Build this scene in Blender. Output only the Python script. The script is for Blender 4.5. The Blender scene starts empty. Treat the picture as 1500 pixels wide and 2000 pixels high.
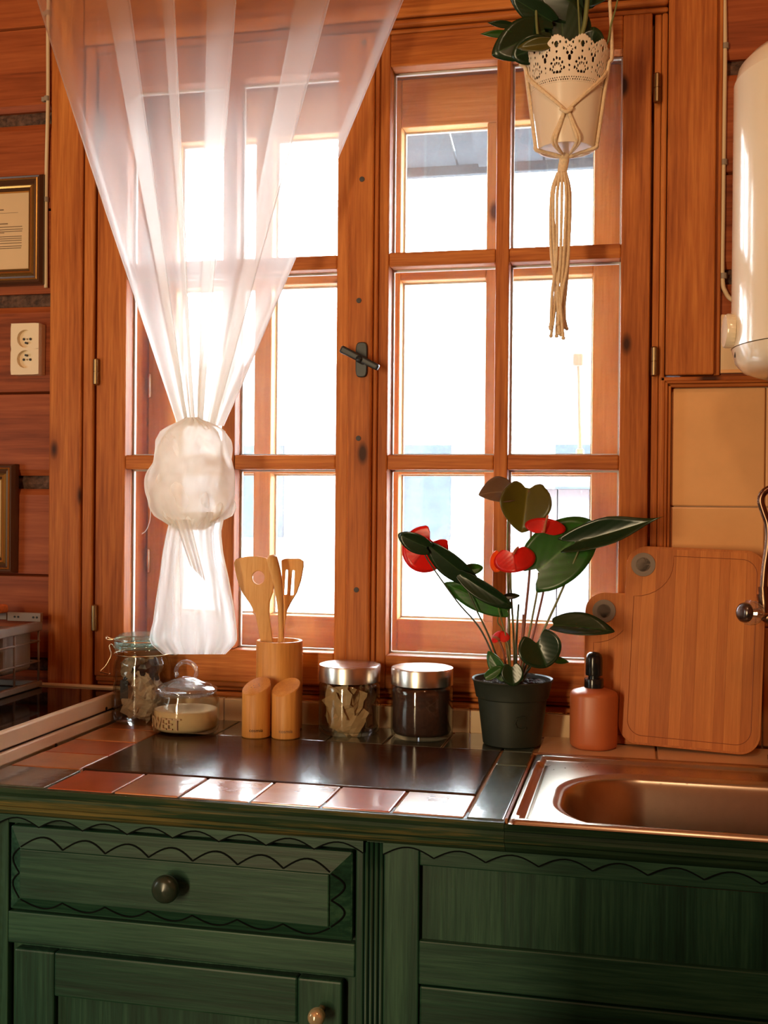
import bpy, bmesh, math, random
from mathutils import Vector, Matrix, noise
PI = math.pi
sc = bpy.context.scene
col = sc.collection
R = random.Random(7)

# ------------------------------------------------------------------ camera
F_PX = 2208.6
YAW, PITCH, ROLL = [math.radians(a) for a in (12.65, -0.336, 0.515)]
CAM = Vector((0.0, -2.10, 1.33))
fw = Vector((-math.sin(YAW)*math.cos(PITCH), math.cos(YAW)*math.cos(PITCH), math.sin(PITCH)))
r0 = Vector((math.cos(YAW), math.sin(YAW), 0)); u0 = r0.cross(fw)
rt = r0*math.cos(ROLL) + u0*math.sin(ROLL); up = u0*math.cos(ROLL) - r0*math.sin(ROLL)
cd = bpy.data.cameras.new('camera'); cam = bpy.data.objects.new('camera', cd); col.objects.link(cam)
cd.sensor_fit = 'HORIZONTAL'; cd.sensor_width = 36.0; cd.lens = 36.0*F_PX/1500.0
cd.clip_start = 0.05; cd.clip_end = 200
M = Matrix((rt, up, -fw)).transposed().to_4x4(); M.translation = CAM; cam.matrix_world = M
sc.camera = cam
def ray(x, y): return fw + rt*((x-750)/F_PX) - up*((y-1000)/F_PX)
def at(x, y, Y):                       # the point of the vertical plane y = Y seen at a photo position
    d = ray(x, y); return CAM + d*((Y-CAM.y)/d.y)
def on(x, y, Z=0.9):
    d = ray(x, y); return CAM + d*((Z-CAM.z)/d.z)

# ------------------------------------------------------------------ light
sc.view_settings.view_transform = 'Standard'; sc.view_settings.look = 'None'
sc.view_settings.gamma = 1.0; sc.view_settings.use_curve_mapping = False
sc.view_settings.exposure = 0.0
W = bpy.data.worlds.new('overcast_sky'); sc.world = W; W.use_nodes = True
W.node_tree.nodes['Background'].inputs[0].default_value = (0.90, 0.96, 1.0, 1)
W.node_tree.nodes['Background'].inputs[1].default_value = 28.0
def area(name, loc, target, sx, sy, power, colr):
    l = bpy.data.lights.new(name, 'AREA'); l.shape = 'RECTANGLE'; l.size = sx; l.size_y = sy
    l.energy = power; l.color = colr
    o = bpy.data.objects.new(name, l); col.objects.link(o); o.location = loc
    o.rotation_euler = (Vector(target)-Vector(loc)).to_track_quat('-Z', 'Y').to_euler()
    return o
area('glazed_door_light', (-1.47, -3.95, 1.30), (-0.45, 0, 1.30), 0.26, 1.6, 74, (1.0, 0.77, 0.45))
area('side_window_light', (-2.62, -1.45, 1.15), (-0.6, -0.6, 0.6), 0.8, 1.0, 13, (0.84, 1.0, 0.95))
def lamp(name, loc, power, colr, rad):
    l = bpy.data.lights.new(name, 'POINT'); l.energy = power; l.color = colr; l.shadow_soft_size = rad
    o = bpy.data.objects.new(name, l); col.objects.link(o); o.location = loc
lamp('ceiling_bulb', (0.12, -1.30, 2.40), 8.5, (1.0, 0.74, 0.44), 0.07)
sc.cycles.transparent_max_bounces = 40
sc.cycles.max_bounces = 10; sc.cycles.diffuse_bounces = 4; sc.cycles.glossy_bounces = 5; sc.cycles.transmission_bounces = 8
sc.cycles.sample_clamp_indirect = 6.0
sc.cycles.caustics_reflective = False; sc.cycles.caustics_refractive = False

# ------------------------------------------------------------------ materials
MAT = {}
def newmat(name):
    m = bpy.data.materials.new(name); m.use_nodes = True; m.node_tree.nodes.clear(); MAT[name] = m
    nt = m.node_tree; out = nt.nodes.new('ShaderNodeOutputMaterial')
    return m, nt, out
def nd(nt, t, **kw):
    n = nt.nodes.new(t)
    for k, v in kw.items():
        if k.startswith('i_'): n.inputs[k[2:].replace('_', ' ')].default_value = v
        else: setattr(n, k, v)
    return n
def c4(c): return (c[0], c[1], c[2], 1)
def math_n(nt, op, a, b=None, clamp=False):
    n = nt.nodes.new('ShaderNodeMath'); n.operation = op; n.use_clamp = clamp
    for i, v in enumerate((a, b)):
        if v is None: continue
        if isinstance(v, (int, float)): n.inputs[i].default_value = v
        else: nt.links.new(v, n.inputs[i])
    return n.outputs[0]
def mixc(nt, fac, a, b, mode='MIX'):
    n = nt.nodes.new('ShaderNodeMix'); n.data_type = 'RGBA'; n.blend_type = mode
    if isinstance(fac, (int, float)): n.inputs[0].default_value = fac
    else: nt.links.new(fac, n.inputs[0])
    for idx, v in ((6, a), (7, b)):
        if isinstance(v, tuple): n.inputs[idx].default_value = c4(v)
        else: nt.links.new(v, n.inputs[idx])
    return n.outputs[2]
def ramp(nt, src, stops):
    n = nt.nodes.new('ShaderNodeValToRGB'); nt.links.new(src, n.inputs[0])
    e = n.color_ramp.elements
    while len(e) < len(stops): e.new(0.5)
    for el, (p, c) in zip(e, stops): el.position = p; el.color = c4(c) if not isinstance(c, float) else (c, c, c, 1)
    return n.outputs[0]
def coords(nt, scale, rnd=True):
    tc = nt.nodes.new('ShaderNodeTexCoord'); src = tc.outputs['Object']
    if rnd:
        oi = nt.nodes.new('ShaderNodeObjectInfo')
        add = nt.nodes.new('ShaderNodeVectorMath'); add.operation = 'ADD'
        mul = nt.nodes.new('ShaderNodeVectorMath'); mul.operation = 'SCALE'
        cx = nt.nodes.new('ShaderNodeCombineXYZ')
        for i in range(3): nt.links.new(oi.outputs['Random'], cx.inputs[i])
        nt.links.new(cx.outputs[0], mul.inputs[0]); mul.inputs['Scale'].default_value = 7.3
        nt.links.new(src, add.inputs[0]); nt.links.new(mul.outputs[0], add.inputs[1]); src = add.outputs[0]
    mp = nt.nodes.new('ShaderNodeMapping'); nt.links.new(src, mp.inputs[0]); mp.inputs['Scale'].default_value = scale
    return mp.outputs[0]
def noise_n(nt, vec, scale, detail=4, rough=0.55, dist=0.0):
    n = nt.nodes.new('ShaderNodeTexNoise'); nt.links.new(vec, n.inputs['Vector'])
    n.inputs['Scale'].default_value = scale; n.inputs['Detail'].default_value = detail
    n.inputs['Roughness'].default_value = rough; n.inputs['Distortion'].default_value = dist
    return n.outputs[0]
def principled(nt, out, colr, rough=0.5, metal=0.0, bump=None, bstr=0.2, bdist=0.002, spec=0.5, coat=0.0):
    p = nt.nodes.new('ShaderNodeBsdfPrincipled')
    if isinstance(colr, tuple): p.inputs['Base Color'].default_value = c4(colr)
    else: nt.links.new(colr, p.inputs['Base Color'])
    if isinstance(rough, (int, float)): p.inputs['Roughness'].default_value = rough
    else: nt.links.new(rough, p.inputs['Roughness'])
    p.inputs['Metallic'].default_value = metal; p.inputs['Specular IOR Level'].default_value = spec
    p.inputs['Coat Weight'].default_value = coat; p.inputs['Coat Roughness'].default_value = 0.10
    if bump is not None:
        b = nt.nodes.new('ShaderNodeBump'); b.inputs['Strength'].default_value = bstr; b.inputs['Distance'].default_value = bdist
        nt.links.new(bump, b.inputs['Height']); nt.links.new(b.outputs[0], p.inputs['Normal']); nt.links.new(b.outputs[0], p.inputs['Coat Normal'])
    nt.links.new(p.outputs[0], out.inputs[0])
    return p
def wood(name, dark, mid, light, grain='z', rough=0.5, k=1.0, knots=True, bstr=0.25, coat=0.0, spec=0.18, fine=1.0):
    m, nt, out = newmat(name)
    gs = {'x': (1.1, 26, 26), 'y': (26, 1.1, 26), 'z': (26, 26, 1.1)}[grain]
    v = coords(nt, tuple(s*k for s in gs))
    big = noise_n(nt, v, 0.55, 3, 0.5, 0.8)
    med = noise_n(nt, v, 2.1*fine, 5, 0.62, 0.5)
    thin = noise_n(nt, v, 8.5*fine, 3, 0.6, 0.2)
    fac = math_n(nt, 'ADD', math_n(nt, 'ADD', math_n(nt, 'MULTIPLY', big, 0.36), math_n(nt, 'MULTIPLY', med, 0.34)), math_n(nt, 'MULTIPLY', thin, 0.30))
    colr = ramp(nt, fac, [(0.37, dark), (0.5, mid), (0.62, light)])
    if knots:
        ks = {'x': (4.2, 9, 9), 'y': (9, 4.2, 9), 'z': (9, 9, 4.2)}[grain]
        kv = coords(nt, ks)
        vo = nt.nodes.new('ShaderNodeTexVoronoi'); nt.links.new(kv, vo.inputs['Vector']); vo.inputs['Scale'].default_value = 1.0
        kf = ramp(nt, vo.outputs['Distance'], [(0.05, 1.0), (0.11, 0.0)])
        halo = ramp(nt, vo.outputs['Distance'], [(0.07, 0.55), (0.24, 0.0)])
        colr = mixc(nt, halo, colr, dark)
        colr = mixc(nt, kf, colr, tuple(c*0.2 for c in dark))
    principled(nt, out, colr, rough, 0, med, bstr, 0.0012, spec, coat)
    return m
def plain(name, colr, rough=0.5, metal=0.0, var=0.0, nscale=30, bstr=0.0, spec=0.5, coat=0.0):
    m, nt, out = newmat(name)
    if var > 0 or bstr > 0:
        n = noise_n(nt, coords(nt, (1, 1, 1)), nscale, 4)
        cc = ramp(nt, n, [(0.3, tuple(c*(1-var) for c in colr)), (0.7, tuple(min(1, c*(1+var)) for c in colr))])
        principled(nt, out, cc, rough, metal, n if bstr else None, bstr, 0.002, spec, coat)
    else: principled(nt, out, colr, rough, metal, None, 0, 0, spec, coat)
    return m
def glass(name, tint=(1, 1, 1), refl=0.04, rough=0.0, dust_haze=0.0, haze_col=(0.9, 0.92, 0.95)):
    m, nt, out = newmat(name)
    lw = nt.nodes.new('ShaderNodeLayerWeight'); lw.inputs[0].default_value = 0.5
    f = math_n(nt, 'ADD', math_n(nt, 'MULTIPLY', math_n(nt, 'POWER', lw.outputs['Facing'], 4.0), 0.9), refl, True)
    tr = nd(nt, 'ShaderNodeBsdfTransparent'); tr.inputs[0].default_value = c4(tint)
    gl = nd(nt, 'ShaderNodeBsdfGlossy'); gl.inputs['Roughness'].default_value = rough
    mx = nt.nodes.new('ShaderNodeMixShader'); nt.links.new(f, mx.inputs[0]); nt.links.new(tr.outputs[0], mx.inputs[1]); nt.links.new(gl.outputs[0], mx.inputs[2])
    last = mx
    if dust_haze > 0:
        v = coords(nt, (1, 1, 1))
        sm = noise_n(nt, v, 5.0, 5, 0.6, 0.6); dots = noise_n(nt, v, 160.0, 2, 0.6)  # cloudy veil puts a whitish glow on the glass; dots are dust
        df = math_n(nt, 'ADD', math_n(nt, 'MULTIPLY', sm, dust_haze), math_n(nt, 'MULTIPLY', ramp(nt, dots, [(0.69, 0.0), (0.72, 1.0)]), dust_haze*5), True)
        di = nd(nt, 'ShaderNodeBsdfDiffuse'); di.inputs[0].default_value = c4(haze_col)
        tl = nd(nt, 'ShaderNodeBsdfTranslucent'); tl.inputs[0].default_value = c4(haze_col)
        m1 = nt.nodes.new('ShaderNodeMixShader'); m1.inputs[0].default_value = 0.6
        nt.links.new(di.outputs[0], m1.inputs[1]); nt.links.new(tl.outputs[0], m1.inputs[2])
        m2 = nt.nodes.new('ShaderNodeMixShader'); nt.links.new(df, m2.inputs[0]); nt.links.new(mx.outputs[0], m2.inputs[1]); nt.links.new(m1.outputs[0], m2.inputs[2])
        last = m2
    nt.links.new(last.outputs[0], out.inputs[0])
    return m
def cloth(name, colr, alpha, trans=0.55, gathered=False):
    m, nt, out = newmat(name)
    lw = nt.nodes.new('ShaderNodeLayerWeight'); lw.inputs[0].default_value = 0.5
    cosv = math_n(nt, 'MAXIMUM', math_n(nt, 'SUBTRACT', 1.0, lw.outputs['Facing']), 0.12)
    dens = 1.0
    if gathered:                               # threads per area, stored on the mesh where the cloth is drawn together
        at_ = nt.nodes.new('ShaderNodeAttribute'); at_.attribute_name = 'gather'; dens = at_.outputs['Fac']
    a = math_n(nt, 'SUBTRACT', 1.0, math_n(nt, 'POWER', 1.0-alpha, math_n(nt, 'DIVIDE', dens, cosv)), True)
    di = nd(nt, 'ShaderNodeBsdfDiffuse'); di.inputs[0].default_value = c4(colr)
    tl = nd(nt, 'ShaderNodeBsdfTranslucent'); tl.inputs[0].default_value = c4(colr)
    m1 = nt.nodes.new('ShaderNodeMixShader'); m1.inputs[0].default_value = trans
    nt.links.new(di.outputs[0], m1.inputs[1]); nt.links.new(tl.outputs[0], m1.inputs[2])
    tr = nd(nt, 'ShaderNodeBsdfTransparent')
    m2 = nt.nodes.new('ShaderNodeMixShader'); nt.links.new(a, m2.inputs[0]); nt.links.new(tr.outputs[0], m2.inputs[1]); nt.links.new(m1.outputs[0], m2.inputs[2])
    nt.links.new(m2.outputs[0], out.inputs[0])
    return m
def leafmat(name, c_top, c_rib, trans=0.2, rough=0.3, transcol=None):
    m, nt, out = newmat(name)
    uv = nt.nodes.new('ShaderNodeUVMap'); sp = nt.nodes.new('ShaderNodeSeparateXYZ'); nt.links.new(uv.outputs[0], sp.inputs[0])
    rib = ramp(nt, math_n(nt, 'ABSOLUTE', sp.outputs[1]), [(0.0, 1.0), (0.05, 0.0)])
    wv = math_n(nt, 'SINE', math_n(nt, 'MULTIPLY', math_n(nt, 'SUBTRACT', sp.outputs[0], math_n(nt, 'MULTIPLY', math_n(nt, 'ABSOLUTE', sp.outputs[1]), 0.7)), 26.0))
    vein = ramp(nt, wv, [(0.97, 0.0), (1.0, 0.12)])
    f = math_n(nt, 'MAXIMUM', rib, vein)
    n = noise_n(nt, coords(nt, (1, 1, 1)), 45, 3)
    base = mixc(nt, n, tuple(c*0.75 for c in c_top), tuple(c*1.25 for c in c_top))
    cc = mixc(nt, f, base, c_rib)
    p = principled(nt, out, cc, rough, 0, wv, 0.03, 0.001, 0.5)
    tl = nd(nt, 'ShaderNodeBsdfTranslucent')
    tl.inputs[0].default_value = c4(transcol or tuple(min(1, c*2.2) for c in c_top))
    mx = nt.nodes.new('ShaderNodeMixShader'); mx.inputs[0].default_value = trans
    nt.links.new(p.outputs[0], mx.inputs[1]); nt.links.new(tl.outputs[0], mx.inputs[2]); nt.links.new(mx.outputs[0], out.inputs[0])
    return m

PD, PM, PL = (0.25, 0.056, 0.011), (0.45, 0.128, 0.025), (0.62, 0.215, 0.047)
wood('pine_x', PD, PM, PL, 'x'); wood('pine_z', PD, PM, PL, 'z'); wood('pine_y', PD, PM, PL, 'y')
wood('pale_x', (0.50, 0.20, 0.045), (0.66, 0.31, 0.08), (0.78, 0.42, 0.13), 'x'); wood('pale_z', (0.50, 0.20, 0.045), (0.66, 0.31, 0.08), (0.78, 0.42, 0.13), 'z')
wood('log_wood', (0.17, 0.036, 0.011), (0.32, 0.074, 0.021), (0.42, 0.110, 0.032), 'x', 0.5, 0.8)
wood('dark_board', (0.020, 0.008, 0.005), (0.040, 0.017, 0.010), (0.085, 0.036, 0.019), 'x', 0.17, 1.3, False, 0.16, 0.0, 0.5)
wood('bamboo_z', (0.50, 0.20, 0.045), (0.62, 0.27, 0.062), (0.72, 0.35, 0.09), 'z', 0.45, 1.6, False, 0.1, 0.0, 0.35)
wood('bamboo_light', (0.55, 0.27, 0.085), (0.66, 0.35, 0.12), (0.75, 0.43, 0.17), 'z', 0.5, 1.4, False, 0.1)
wood('board_a', (0.49, 0.150, 0.030), (0.59, 0.192, 0.042), (0.67, 0.24, 0.056), 'z', 0.45, 1.8, False, 0.1)
wood('board_b', (0.40, 0.112, 0.022), (0.50, 0.150, 0.032), (0.58, 0.19, 0.043), 'z', 0.45, 1.8, False, 0.1)
wood('green_x', (0.004, 0.020, 0.011), (0.010, 0.046, 0.026), (0.030, 0.088, 0.050), 'x', 0.42, 1.0, False, 0.5, 0.0, 0.35)
wood('green_z', (0.004, 0.020, 0.011), (0.010, 0.046, 0.026), (0.030, 0.088, 0.050), 'z', 0.42, 1.0, False, 0.5, 0.0, 0.35)
wood('green_worn', (0.010, 0.026, 0.014), (0.024, 0.052, 0.026), (0.16, 0.12, 0.035), 'x', 0.42, 1.2, False, 0.5)
plain('groove_shade', (0.004, 0.006, 0.005), 0.95, spec=0.1)  # near-black tone that paints shade into the scallop carving
plain('moss', (0.11, 0.055, 0.035), 0.95, 0, 0.6, 90, 0.9)
plain('putty', (0.85, 0.84, 0.80), 0.5)
plain('cream_tile', (0.82, 0.43, 0.18), 0.22, 0, 0.07, 9, 0.12)
plain('cream_strip', (0.75, 0.52, 0.30), 0.3, 0, 0.05, 12)
plain('grout', (0.45, 0.30, 0.17), 0.8, 0, 0.15, 40)
plain('slate_tile', (0.075, 0.085, 0.058), 0.26, 0, 0.4, 16, 0.3, 0.5, 1.0)
plain('teal_tile', (0.085, 0.13, 0.105), 0.24, 0, 0.4, 14, 0.3, 0.5, 1.0)
plain('red_tile', (0.40, 0.075, 0.022), 0.3, 0, 0.22, 14, 0.3, 0.5, 1.0)
plain('rust_tile', (0.45, 0.16, 0.05), 0.3, 0, 0.25, 14, 0.3, 0.5, 1.0)
plain('salmon_tile', (0.52, 0.24, 0.13), 0.26, 0, 0.25, 14, 0.3, 0.5, 1.0)
plain('enamel', (0.80, 0.62, 0.40), 0.3, 0, 0.03, 20)
plain('white_enamel', (0.86, 0.72, 0.52), 0.16, 0, 0, 10, 0, 0.5, 0.3)
plain('socket_white', (0.86, 0.70, 0.48), 0.35)
plain('cable_white', (0.76, 0.58, 0.36), 0.45)
plain('clip_grey', (0.32, 0.25, 0.19), 0.5)
plain('hole_black', (0.012, 0.010, 0.009), 0.6)
plain('black_glass', (0.008, 0.008, 0.009), 0.06)
plain('black_plastic', (0.012, 0.012, 0.013), 0.18)
plain('iron', (0.030, 0.033, 0.036), 0.42, 0.4)
plain('plug_dark', (0.045, 0.035, 0.035), 0.6)
plain('steel', (0.72, 0.66, 0.58), 0.22, 1.0)
plain('brushed_lid', (0.70, 0.66, 0.62), 0.27, 1.0)
plain('sink_steel', (0.54, 0.46, 0.37), 0.28, 1.0, 0.04, 60)
plain('chrome', (0.80, 0.76, 0.70), 0.08, 1.0)
plain('wire_gold', (0.78, 0.62, 0.42), 0.22, 1.0)
plain('gunmetal', (0.16, 0.13, 0.12), 0.22, 0.9)
plain('bronze', (0.22, 0.12, 0.075), 0.25, 1.0)
plain('brass_old', (0.32, 0.22, 0.11), 0.35, 1.0)
plain('frame_dark', (0.085, 0.035, 0.018), 0.3)
plain('frame_gold', (0.62, 0.33, 0.09), 0.28, 0.85)
plain('paper', (0.72, 0.50, 0.28), 0.8, 0, 0.03, 8)
plain('ink', (0.16, 0.09, 0.05), 0.8)
plain('sugar', (0.90, 0.64, 0.36), 0.9, 0, 0.03, 200)
plain('coffee', (0.045, 0.014, 0.008), 0.75, 0, 0.3, 160)
plain('teabag', (0.55, 0.36, 0.19), 0.75, 0, 0.12, 60, 0.3)
plain('wrapper', (0.58, 0.45, 0.33), 0.7, 0, 0.2, 50, 0.4)
plain('wrapper_dark', (0.03, 0.026, 0.03), 0.4, 0, 0.3, 60)
plain('pot_green', (0.018, 0.024, 0.016), 0.5, 0, 0.15, 40)
plain('soil', (0.035, 0.022, 0.016), 0.95, 0, 0.7, 160, 1.0)
plain('pot_white', (0.84, 0.70, 0.55), 0.24)
plain('rope', (0.80, 0.60, 0.38), 0.9, 0, 0.12, 220, 0.6)
plain('terracotta', (0.52, 0.135, 0.045), 0.4, 0, 0.06, 9, 0.15)
plain('crate_grey', (0.28, 0.21, 0.16), 0.5)
plain('crate_box', (0.30, 0.24, 0.19), 0.6, 0, 0.05, 10)
plain('sponge', (0.75, 0.22, 0.06), 0.9, 0, 0.2, 100, 0.4)
plain('stem_green', (0.16, 0.17, 0.05), 0.45, 0, 0.2, 30)
plain('stem_red', (0.22, 0.07, 0.04), 0.45, 0, 0.2, 30)
plain('stem_dark', (0.05, 0.065, 0.025), 0.45, 0, 0.2, 30)
plain('spadix', (0.45, 0.12, 0.05), 0.6, 0, 0.2, 120)
plain('floor_planks', (0.12, 0.06, 0.03), 0.45, 0, 0.2, 3)
plain('snow', (0.42, 0.43, 0.45), 0.9, 0, 0.1, 1.0)
plain('shed_grey', (0.10, 0.09, 0.10), 0.9, 0, 0.3, 6)
plain('roof_slate', (0.028, 0.042, 0.055), 0.8, 0, 0.3, 5)
plain('grommet', (0.20, 0.13, 0.09), 0.5)
plain('blocker_dark', (0.03, 0.022, 0.018), 0.5)
plain('letter_etch', (0.42, 0.27, 0.15), 0.5)
plain('thermo_white', (0.8, 0.8, 0.8), 0.4)
plain('mauve_wall', (0.16, 0.14, 0.15), 0.9, 0, 0.15, 4)
glass('pane', (0.97, 0.98, 0.98), 0.06, 0.0, 0.022)  # veil stands in for glow round the bright window, with dust specks
glass('jar_glass', (0.92, 0.94, 0.93), 0.065)
glass('green_glass', (0.76, 0.90, 0.85), 0.12, 0.0, 0.24, (0.75, 0.92, 0.88))
glass('clear_lid', (0.93, 0.94, 0.94), 0.12, 0.0, 0.10)
cloth('sheer', (0.98, 0.98, 0.97), 0.42, 0.92)
cloth('sheer_drape', (0.97, 0.96, 0.93), 0.215, 0.86, True)
cloth('sheer_bunched', (0.96, 0.92, 0.86), 0.50, 0.62)
leafmat('leaf_deep', (0.011, 0.030, 0.010), (0.03, 0.07, 0.02), 0.10, 0.25)
leafmat('leaf_green', (0.028, 0.10, 0.014), (0.10, 0.22, 0.05), 0.32, 0.3, (0.10, 0.30, 0.03))
leafmat('leaf_olive', (0.10, 0.085, 0.012), (0.20, 0.17, 0.03), 0.32, 0.32, (0.34, 0.28, 0.02))
leafmat('leaf_bronze', (0.16, 0.10, 0.06), (0.30, 0.22, 0.12), 0.25, 0.12)
leafmat('spathe_red', (0.62, 0.018, 0.012), (0.40, 0.008, 0.006), 0.30, 0.28, (0.95, 0.05, 0.02))
leafmat('spathe_fade', (0.70, 0.10, 0.02), (0.55, 0.05, 0.01), 0.35, 0.3, (0.95, 0.25, 0.03))

# ------------------------------------------------------------------ builders
def wloc(o):
    v = Vector((0, 0, 0))
    while o is not None: v += o.location; o = o.parent
    return v
class MB:
    def __init__(s): s.v = []; s.f = []; s.uv = None
    def box(s, x0, x1, y0, y1, z0, z1):
        b = len(s.v)
        s.v += [Vector(p) for p in ((x0,y0,z0),(x1,y0,z0),(x1,y1,z0),(x0,y1,z0),(x0,y0,z1),(x1,y0,z1),(x1,y1,z1),(x0,y1,z1))]
        s.f += [tuple(b+i for i in q) for q in ((0,3,2,1),(4,5,6,7),(0,1,5,4),(1,2,6,5),(2,3,7,6),(3,0,4,7))]
        return s
    def prism(s, pts, d):                      # pts: closed loop of 3D points; d: extrusion vector
        b = len(s.v); n = len(pts); d = Vector(d); pts = [Vector(p) for p in pts]
        s.v += pts + [p+d for p in pts]
        s.f += [tuple(b+i for i in range(n))[::-1], tuple(b+n+i for i in range(n))]
        s.f += [(b+i, b+(i+1) % n, b+n+(i+1) % n, b+n+i) for i in range(n)]
        return s
    def tube(s, pts, r, n=8, cap=True, closed=False):
        pts = [Vector(p) for p in pts]; m = len(pts); b = len(s.v)
        rs = r if isinstance(r, (list, tuple)) else [r]*m
        prev = None
        for i, p in enumerate(pts):
            if closed: t = pts[(i+1) % m]-pts[i-1]
            else: t = pts[min(i+1, m-1)]-pts[max(i-1, 0)]
            t.normalize()
            if prev is None:
                a = Vector((0, 0, 1)) if abs(t.z) < 0.9 else Vector((1, 0, 0))
                prev = t.cross(a).normalized()
            prev = (prev - t*prev.dot(t)).normalized(); q = t.cross(prev)
            for k in range(n):
                an = 2*PI*k/n; s.v.append(p + (prev*math.cos(an)+q*math.sin(an))*rs[i])
        for i in range(m if closed else m-1):
            for k in range(n):
                j = (i+1) % m
                s.f.append((b+i*n+k, b+i*n+(k+1) % n, b+j*n+(k+1) % n, b+j*n+k))
        if cap and not closed:
            s.f.append(tuple(b+k for k in range(n))[::-1]); s.f.append(tuple(b+(m-1)*n+k for k in range(n)))
        return s
    def lathe(s, prof, c=(0, 0, 0), n=40, warp=None):
        b = len(s.v); c = Vector(c); m = len(prof)
        for (r, z) in prof:
            for k in range(n):
                a = 2*PI*k/n; rr = max(r, 1e-5)*(warp(a, z) if warp else 1)
                s.v.append(c+Vector((rr*math.cos(a), rr*math.sin(a), z)))
        for i in range(m-1):
            for k in range(n):
                s.f.append((b+i*n+k, b+i*n+(k+1) % n, b+(i+1)*n+(k+1) % n, b+(i+1)*n+k))
        if prof[0][0] > 1e-4: s.f.append(tuple(b+k for k in range(n))[::-1])
        if prof[-1][0] > 1e-4: s.f.append(tuple(b+(m-1)*n+k for k in range(n)))
        return s
    def grid(s, fn, nu, nv, wrap=False):
        b = len(s.v)
        for i in range(nu+(0 if wrap else 1)):
            for j in range(nv+1): s.v.append(Vector(fn(i/nu, j/nv)))
        w = nv+1; tot = nu if wrap else nu+1
        for i in range(nu):
            for j in range(nv):
                k = ((i+1) % tot)
                s.f.append((b+i*w+j, b+k*w+j, b+k*w+j+1, b+i*w+j+1))
        return s
    def build(s, name, mat, parent=None, smooth=False, bevel=0.0, seg=2, local=False, loc=None, solid=0.0, subs=0):
        me = bpy.data.meshes.new(name)
        base = Vector((0, 0, 0)) if local else (wloc(parent) if parent is not None else Vector(loc or (0, 0, 0)))
        me.from_pydata([tuple(p-base) for p in s.v], [], s.f); me.update()
        if s.uv:
            ul = me.uv_layers.new(name='UVMap')
            for lp in me.loops: ul.data[lp.index].uv = s.uv[lp.vertex_index]
        bm = bmesh.new(); bm.from_mesh(me); bmesh.ops.recalc_face_normals(bm, faces=bm.faces); bm.to_mesh(me); bm.free()
        me.materials.append(MAT[mat] if isinstance(mat, str) else mat)
        if smooth:
            for p in me.polygons: p.use_smooth = True
        o = bpy.data.objects.new(name, me); col.objects.link(o)
        if parent is not None: o.parent = parent
        elif loc is not None: o.location = loc
        if solid:
            md = o.modifiers.new('solid', 'SOLIDIFY'); md.thickness = solid; md.offset = 0
        if bevel:
            md = o.modifiers.new('bevel', 'BEVEL'); md.width = bevel; md.segments = seg; md.limit_method = 'ANGLE'; md.angle_limit = 0.6
        if subs:
            md = o.modifiers.new('subsurf', 'SUBSURF'); md.levels = subs; md.render_levels = subs
        if smooth == 'auto':
            import math as _m
            try: me.set_sharp_from_angle(angle=_m.radians(38))
            except Exception: pass
        return o
def tag(o, label, cat, group=None):
    o['label'] = label; o['category'] = cat
    if group: o['group'] = group
    return o
def thing(name, loc, label, cat, group=None):
    o = bpy.data.objects.new(name, None); col.objects.link(o); o.location = loc; o.empty_display_size = 0.02
    return tag(o, label, cat, group)
def struct(o): o['kind'] = 'structure'; return o
def copy_tree(o, parent=None, loc=None):
    c = o.copy(); col.objects.link(c); c.parent = parent
    if loc is not None: c.location = loc
    for ch in list(o.children): copy_tree(ch, c)
    return c
def B(name, mat, parent, x0, x1, y0, y1, z0, z1, bevel=0.002, seg=2):
    return MB().box(min(x0,x1), max(x0,x1), min(y0,y1), max(y0,y1), min(z0,z1), max(z0,z1)).build(name, mat, parent, bevel=bevel, seg=seg)
def text_into(mb, body, size, depth, place):
    cu = bpy.data.curves.new('lettering', 'FONT'); cu.body = body; cu.size = size; cu.extrude = depth; cu.resolution_u = 2
    ob = bpy.data.objects.new('lettering', cu); col.objects.link(ob)
    bpy.context.view_layer.update()
    me = bpy.data.meshes.new_from_object(ob.evaluated_get(bpy.context.evaluated_depsgraph_get()))
    b = len(mb.v); mb.v += [place(v.co) for v in me.vertices]; mb.f += [tuple(b+i for i in p.vertices) for p in me.polygons]
    bpy.data.objects.remove(ob); bpy.data.curves.remove(cu); bpy.data.meshes.remove(me)
def smoothstep(a, b, x):
    t = min(1, max(0, (x-a)/(b-a))); return t*t*(3-2*t)
def spline(pts, n=8):
    pts = [Vector(p) for p in pts]; out = []
    for i in range(len(pts)-1):
        p0, p1, p2, p3 = pts[max(i-1, 0)], pts[i], pts[i+1], pts[min(i+2, len(pts)-1)]
        for k in range(n):
            t = k/n
            out.append(0.5*((2*p1)+(p2-p0)*t+(2*p0-5*p1+4*p2-p3)*t*t+(3*p1-p0-3*p2+p3)*t**3))
    out.append(pts[-1]); return out

# ------------------------------------------------------------------ the room shell
YS = 0.035                                   # front face of casing and inner sashes
WS = (YS+2.10)/2.12
def X(x): return x*WS
def Z(z): return 1.33+(z-1.33)*WS
YW = 0.065                                   # face of the log wall
RX0, RX1, RY0, CZ = -2.7, 1.6, -4.2, 2.62
struct(B('floor', 'floor_planks', None, RX0-0.1, RX1+0.1, RY0-0.1, 0.3, -0.1, 0.0, 0))
struct(B('ceiling', 'pine_x', None, RX0-0.1, RX1+0.1, RY0-0.1, 0.3, CZ, CZ+0.1, 0))
struct(B('wall_left', 'pine_y', None, RX0-0.1, RX0, RY0, 0.3, 0, CZ, 0))
struct(B('wall_right', 'pine_y', None, RX1, RX1+0.1, RY0, 0.3, 0, CZ, 0))
struct(B('wall_rear', 'pine_x', None, RX0-0.1, RX1+0.1, RY0-0.1, RY0, 0, CZ, 0))
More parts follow.
